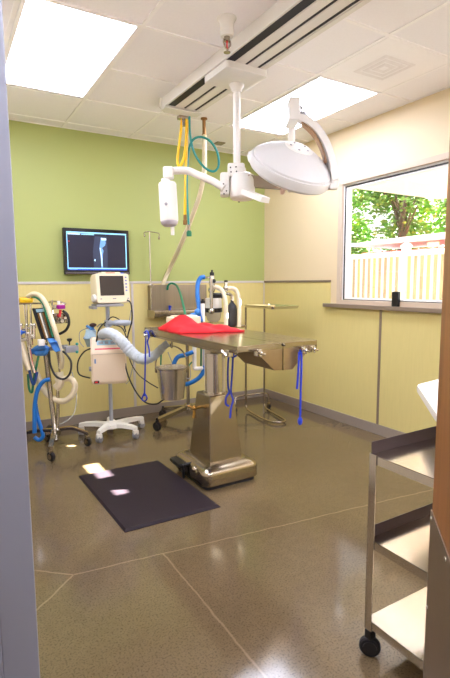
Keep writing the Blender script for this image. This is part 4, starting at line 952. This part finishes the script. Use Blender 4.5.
def tree(x, y, h, r, label, seed, leaf='leaf'):
    rnd = random.Random(seed)
    t = thing('tree', label, 'tree', (x,y,-.1), 'trees beyond the fence')
    g = G(); g.tube([(x,y,-.1),(x+.1,y+.05,h*.35),(x-.05,y-.1,h*.62),(x,y,h*.8)],[.12,.10,.07,.04],n=10)
    cl = []
    for i in range(16):
        a = rnd.random()*2*PI; e = Vector((x+r*.75*math.cos(a)*rnd.uniform(.3,1),y+r*.8*math.sin(a)*rnd.uniform(.3,1),h*rnd.uniform(.38,1)))
        s_ = Vector((x,y,h*rnd.uniform(.3,.65))); cl.append(e)
        g.tube([s_,s_.lerp(e,.5)+Vector((0,0,.15)),e],[.045,.03,.015],n=6,smooth=4)
    obj('trunk', g, 'bark', t)
    for nm, mt, cnt in (('foliage',leaf,5200),('yellow_green_foliage','leaf2',900)):  # second batch: yellow-green leaves scattered at random through the crown
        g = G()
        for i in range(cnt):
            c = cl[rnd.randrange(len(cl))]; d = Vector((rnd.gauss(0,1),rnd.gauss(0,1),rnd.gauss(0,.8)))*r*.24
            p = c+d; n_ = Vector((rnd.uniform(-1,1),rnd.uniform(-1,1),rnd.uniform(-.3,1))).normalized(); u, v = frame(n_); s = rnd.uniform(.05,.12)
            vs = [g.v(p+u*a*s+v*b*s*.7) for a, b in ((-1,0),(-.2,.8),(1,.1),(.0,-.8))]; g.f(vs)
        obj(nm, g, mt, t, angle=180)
tree(13.2, 10.9, 6.0, 1.6, 'dark leafy green tree at left behind the fence', 3)
tree(13.6, 7.6, 5.6, 1.6, 'yellow-green tree at right of the window view', 9, 'leaf3')
tree(18.5, 13.0, 8.0, 2.3, 'more distant green tree seen between the nearer trees', 12)
tree(13.4, 13.9, 5.0, 1.2, 'small green tree beside the window edge beyond the fence', 15)

#%%LIGHT
# ------------------------------------------------------------------ light, world, camera
g = G(); g.box((-.95,.2,HC-.012),(-.35,1.4,HC-.002)); obj('added_hallway_light', g, emission('added_hallway_lens',(225,232,255),11.0), ceiling)  # unseen fixture added to light the jamb and doorway
sun = bpy.data.lights.new('sun', 'SUN'); sun.energy = 170; sun.angle = math.radians(.4); sun.color = (1,.95,.86)
so = bpy.data.objects.new('sun', sun); COL.objects.link(so)
so.rotation_euler = Vector((2.537,-.75,2.1)).to_track_quat('Z','Y').to_euler(); so.location = (12,-2,12)
w = bpy.data.worlds.new('sky'); scene.world = w; w.use_nodes = True
nt = w.node_tree; bg = nt.nodes['Background']
sky = nt.nodes.new('ShaderNodeTexSky'); sky.sky_type = 'HOSEK_WILKIE'; sky.turbidity = 6; sky.ground_albedo = .5; sky.sun_direction = Vector((2.537,-.75,2.1)).normalized()
mx = nt.nodes.new('ShaderNodeMix'); mx.data_type = 'RGBA'; mx.inputs[0].default_value = .8
nt.links.new(sky.outputs[0], mx.inputs[6]); mx.inputs[7].default_value = (1,.985,.96,1)
nt.links.new(mx.outputs[2], bg.inputs['Color']); bg.inputs['Strength'].default_value = 1.6

cam = bpy.data.cameras.new('camera'); cam.sensor_fit = 'HORIZONTAL'; cam.sensor_width = 36; cam.lens = F_PX*36/450; cam.clip_start = .05
co = bpy.data.objects.new('camera', cam); COL.objects.link(co)
Rm = Matrix((RT, UP, -FW)).transposed().to_4x4(); co.matrix_world = Matrix.Translation(EYE) @ Rm
scene.camera = co
scene.view_settings.view_transform = 'Standard'; scene.view_settings.look = 'None'
scene.view_settings.exposure = .5; scene.view_settings.gamma = 1; scene.view_settings.use_curve_mapping = False
scene.cycles.use_denoising = True
scene.cycles.max_bounces = 10; scene.cycles.diffuse_bounces = 6; scene.cycles.glossy_bounces = 5; scene.cycles.transparent_max_bounces = 16
scene.cycles.sample_clamp_indirect = 8
for o in bpy.data.objects:
    if '_org' in o: del o['_org']
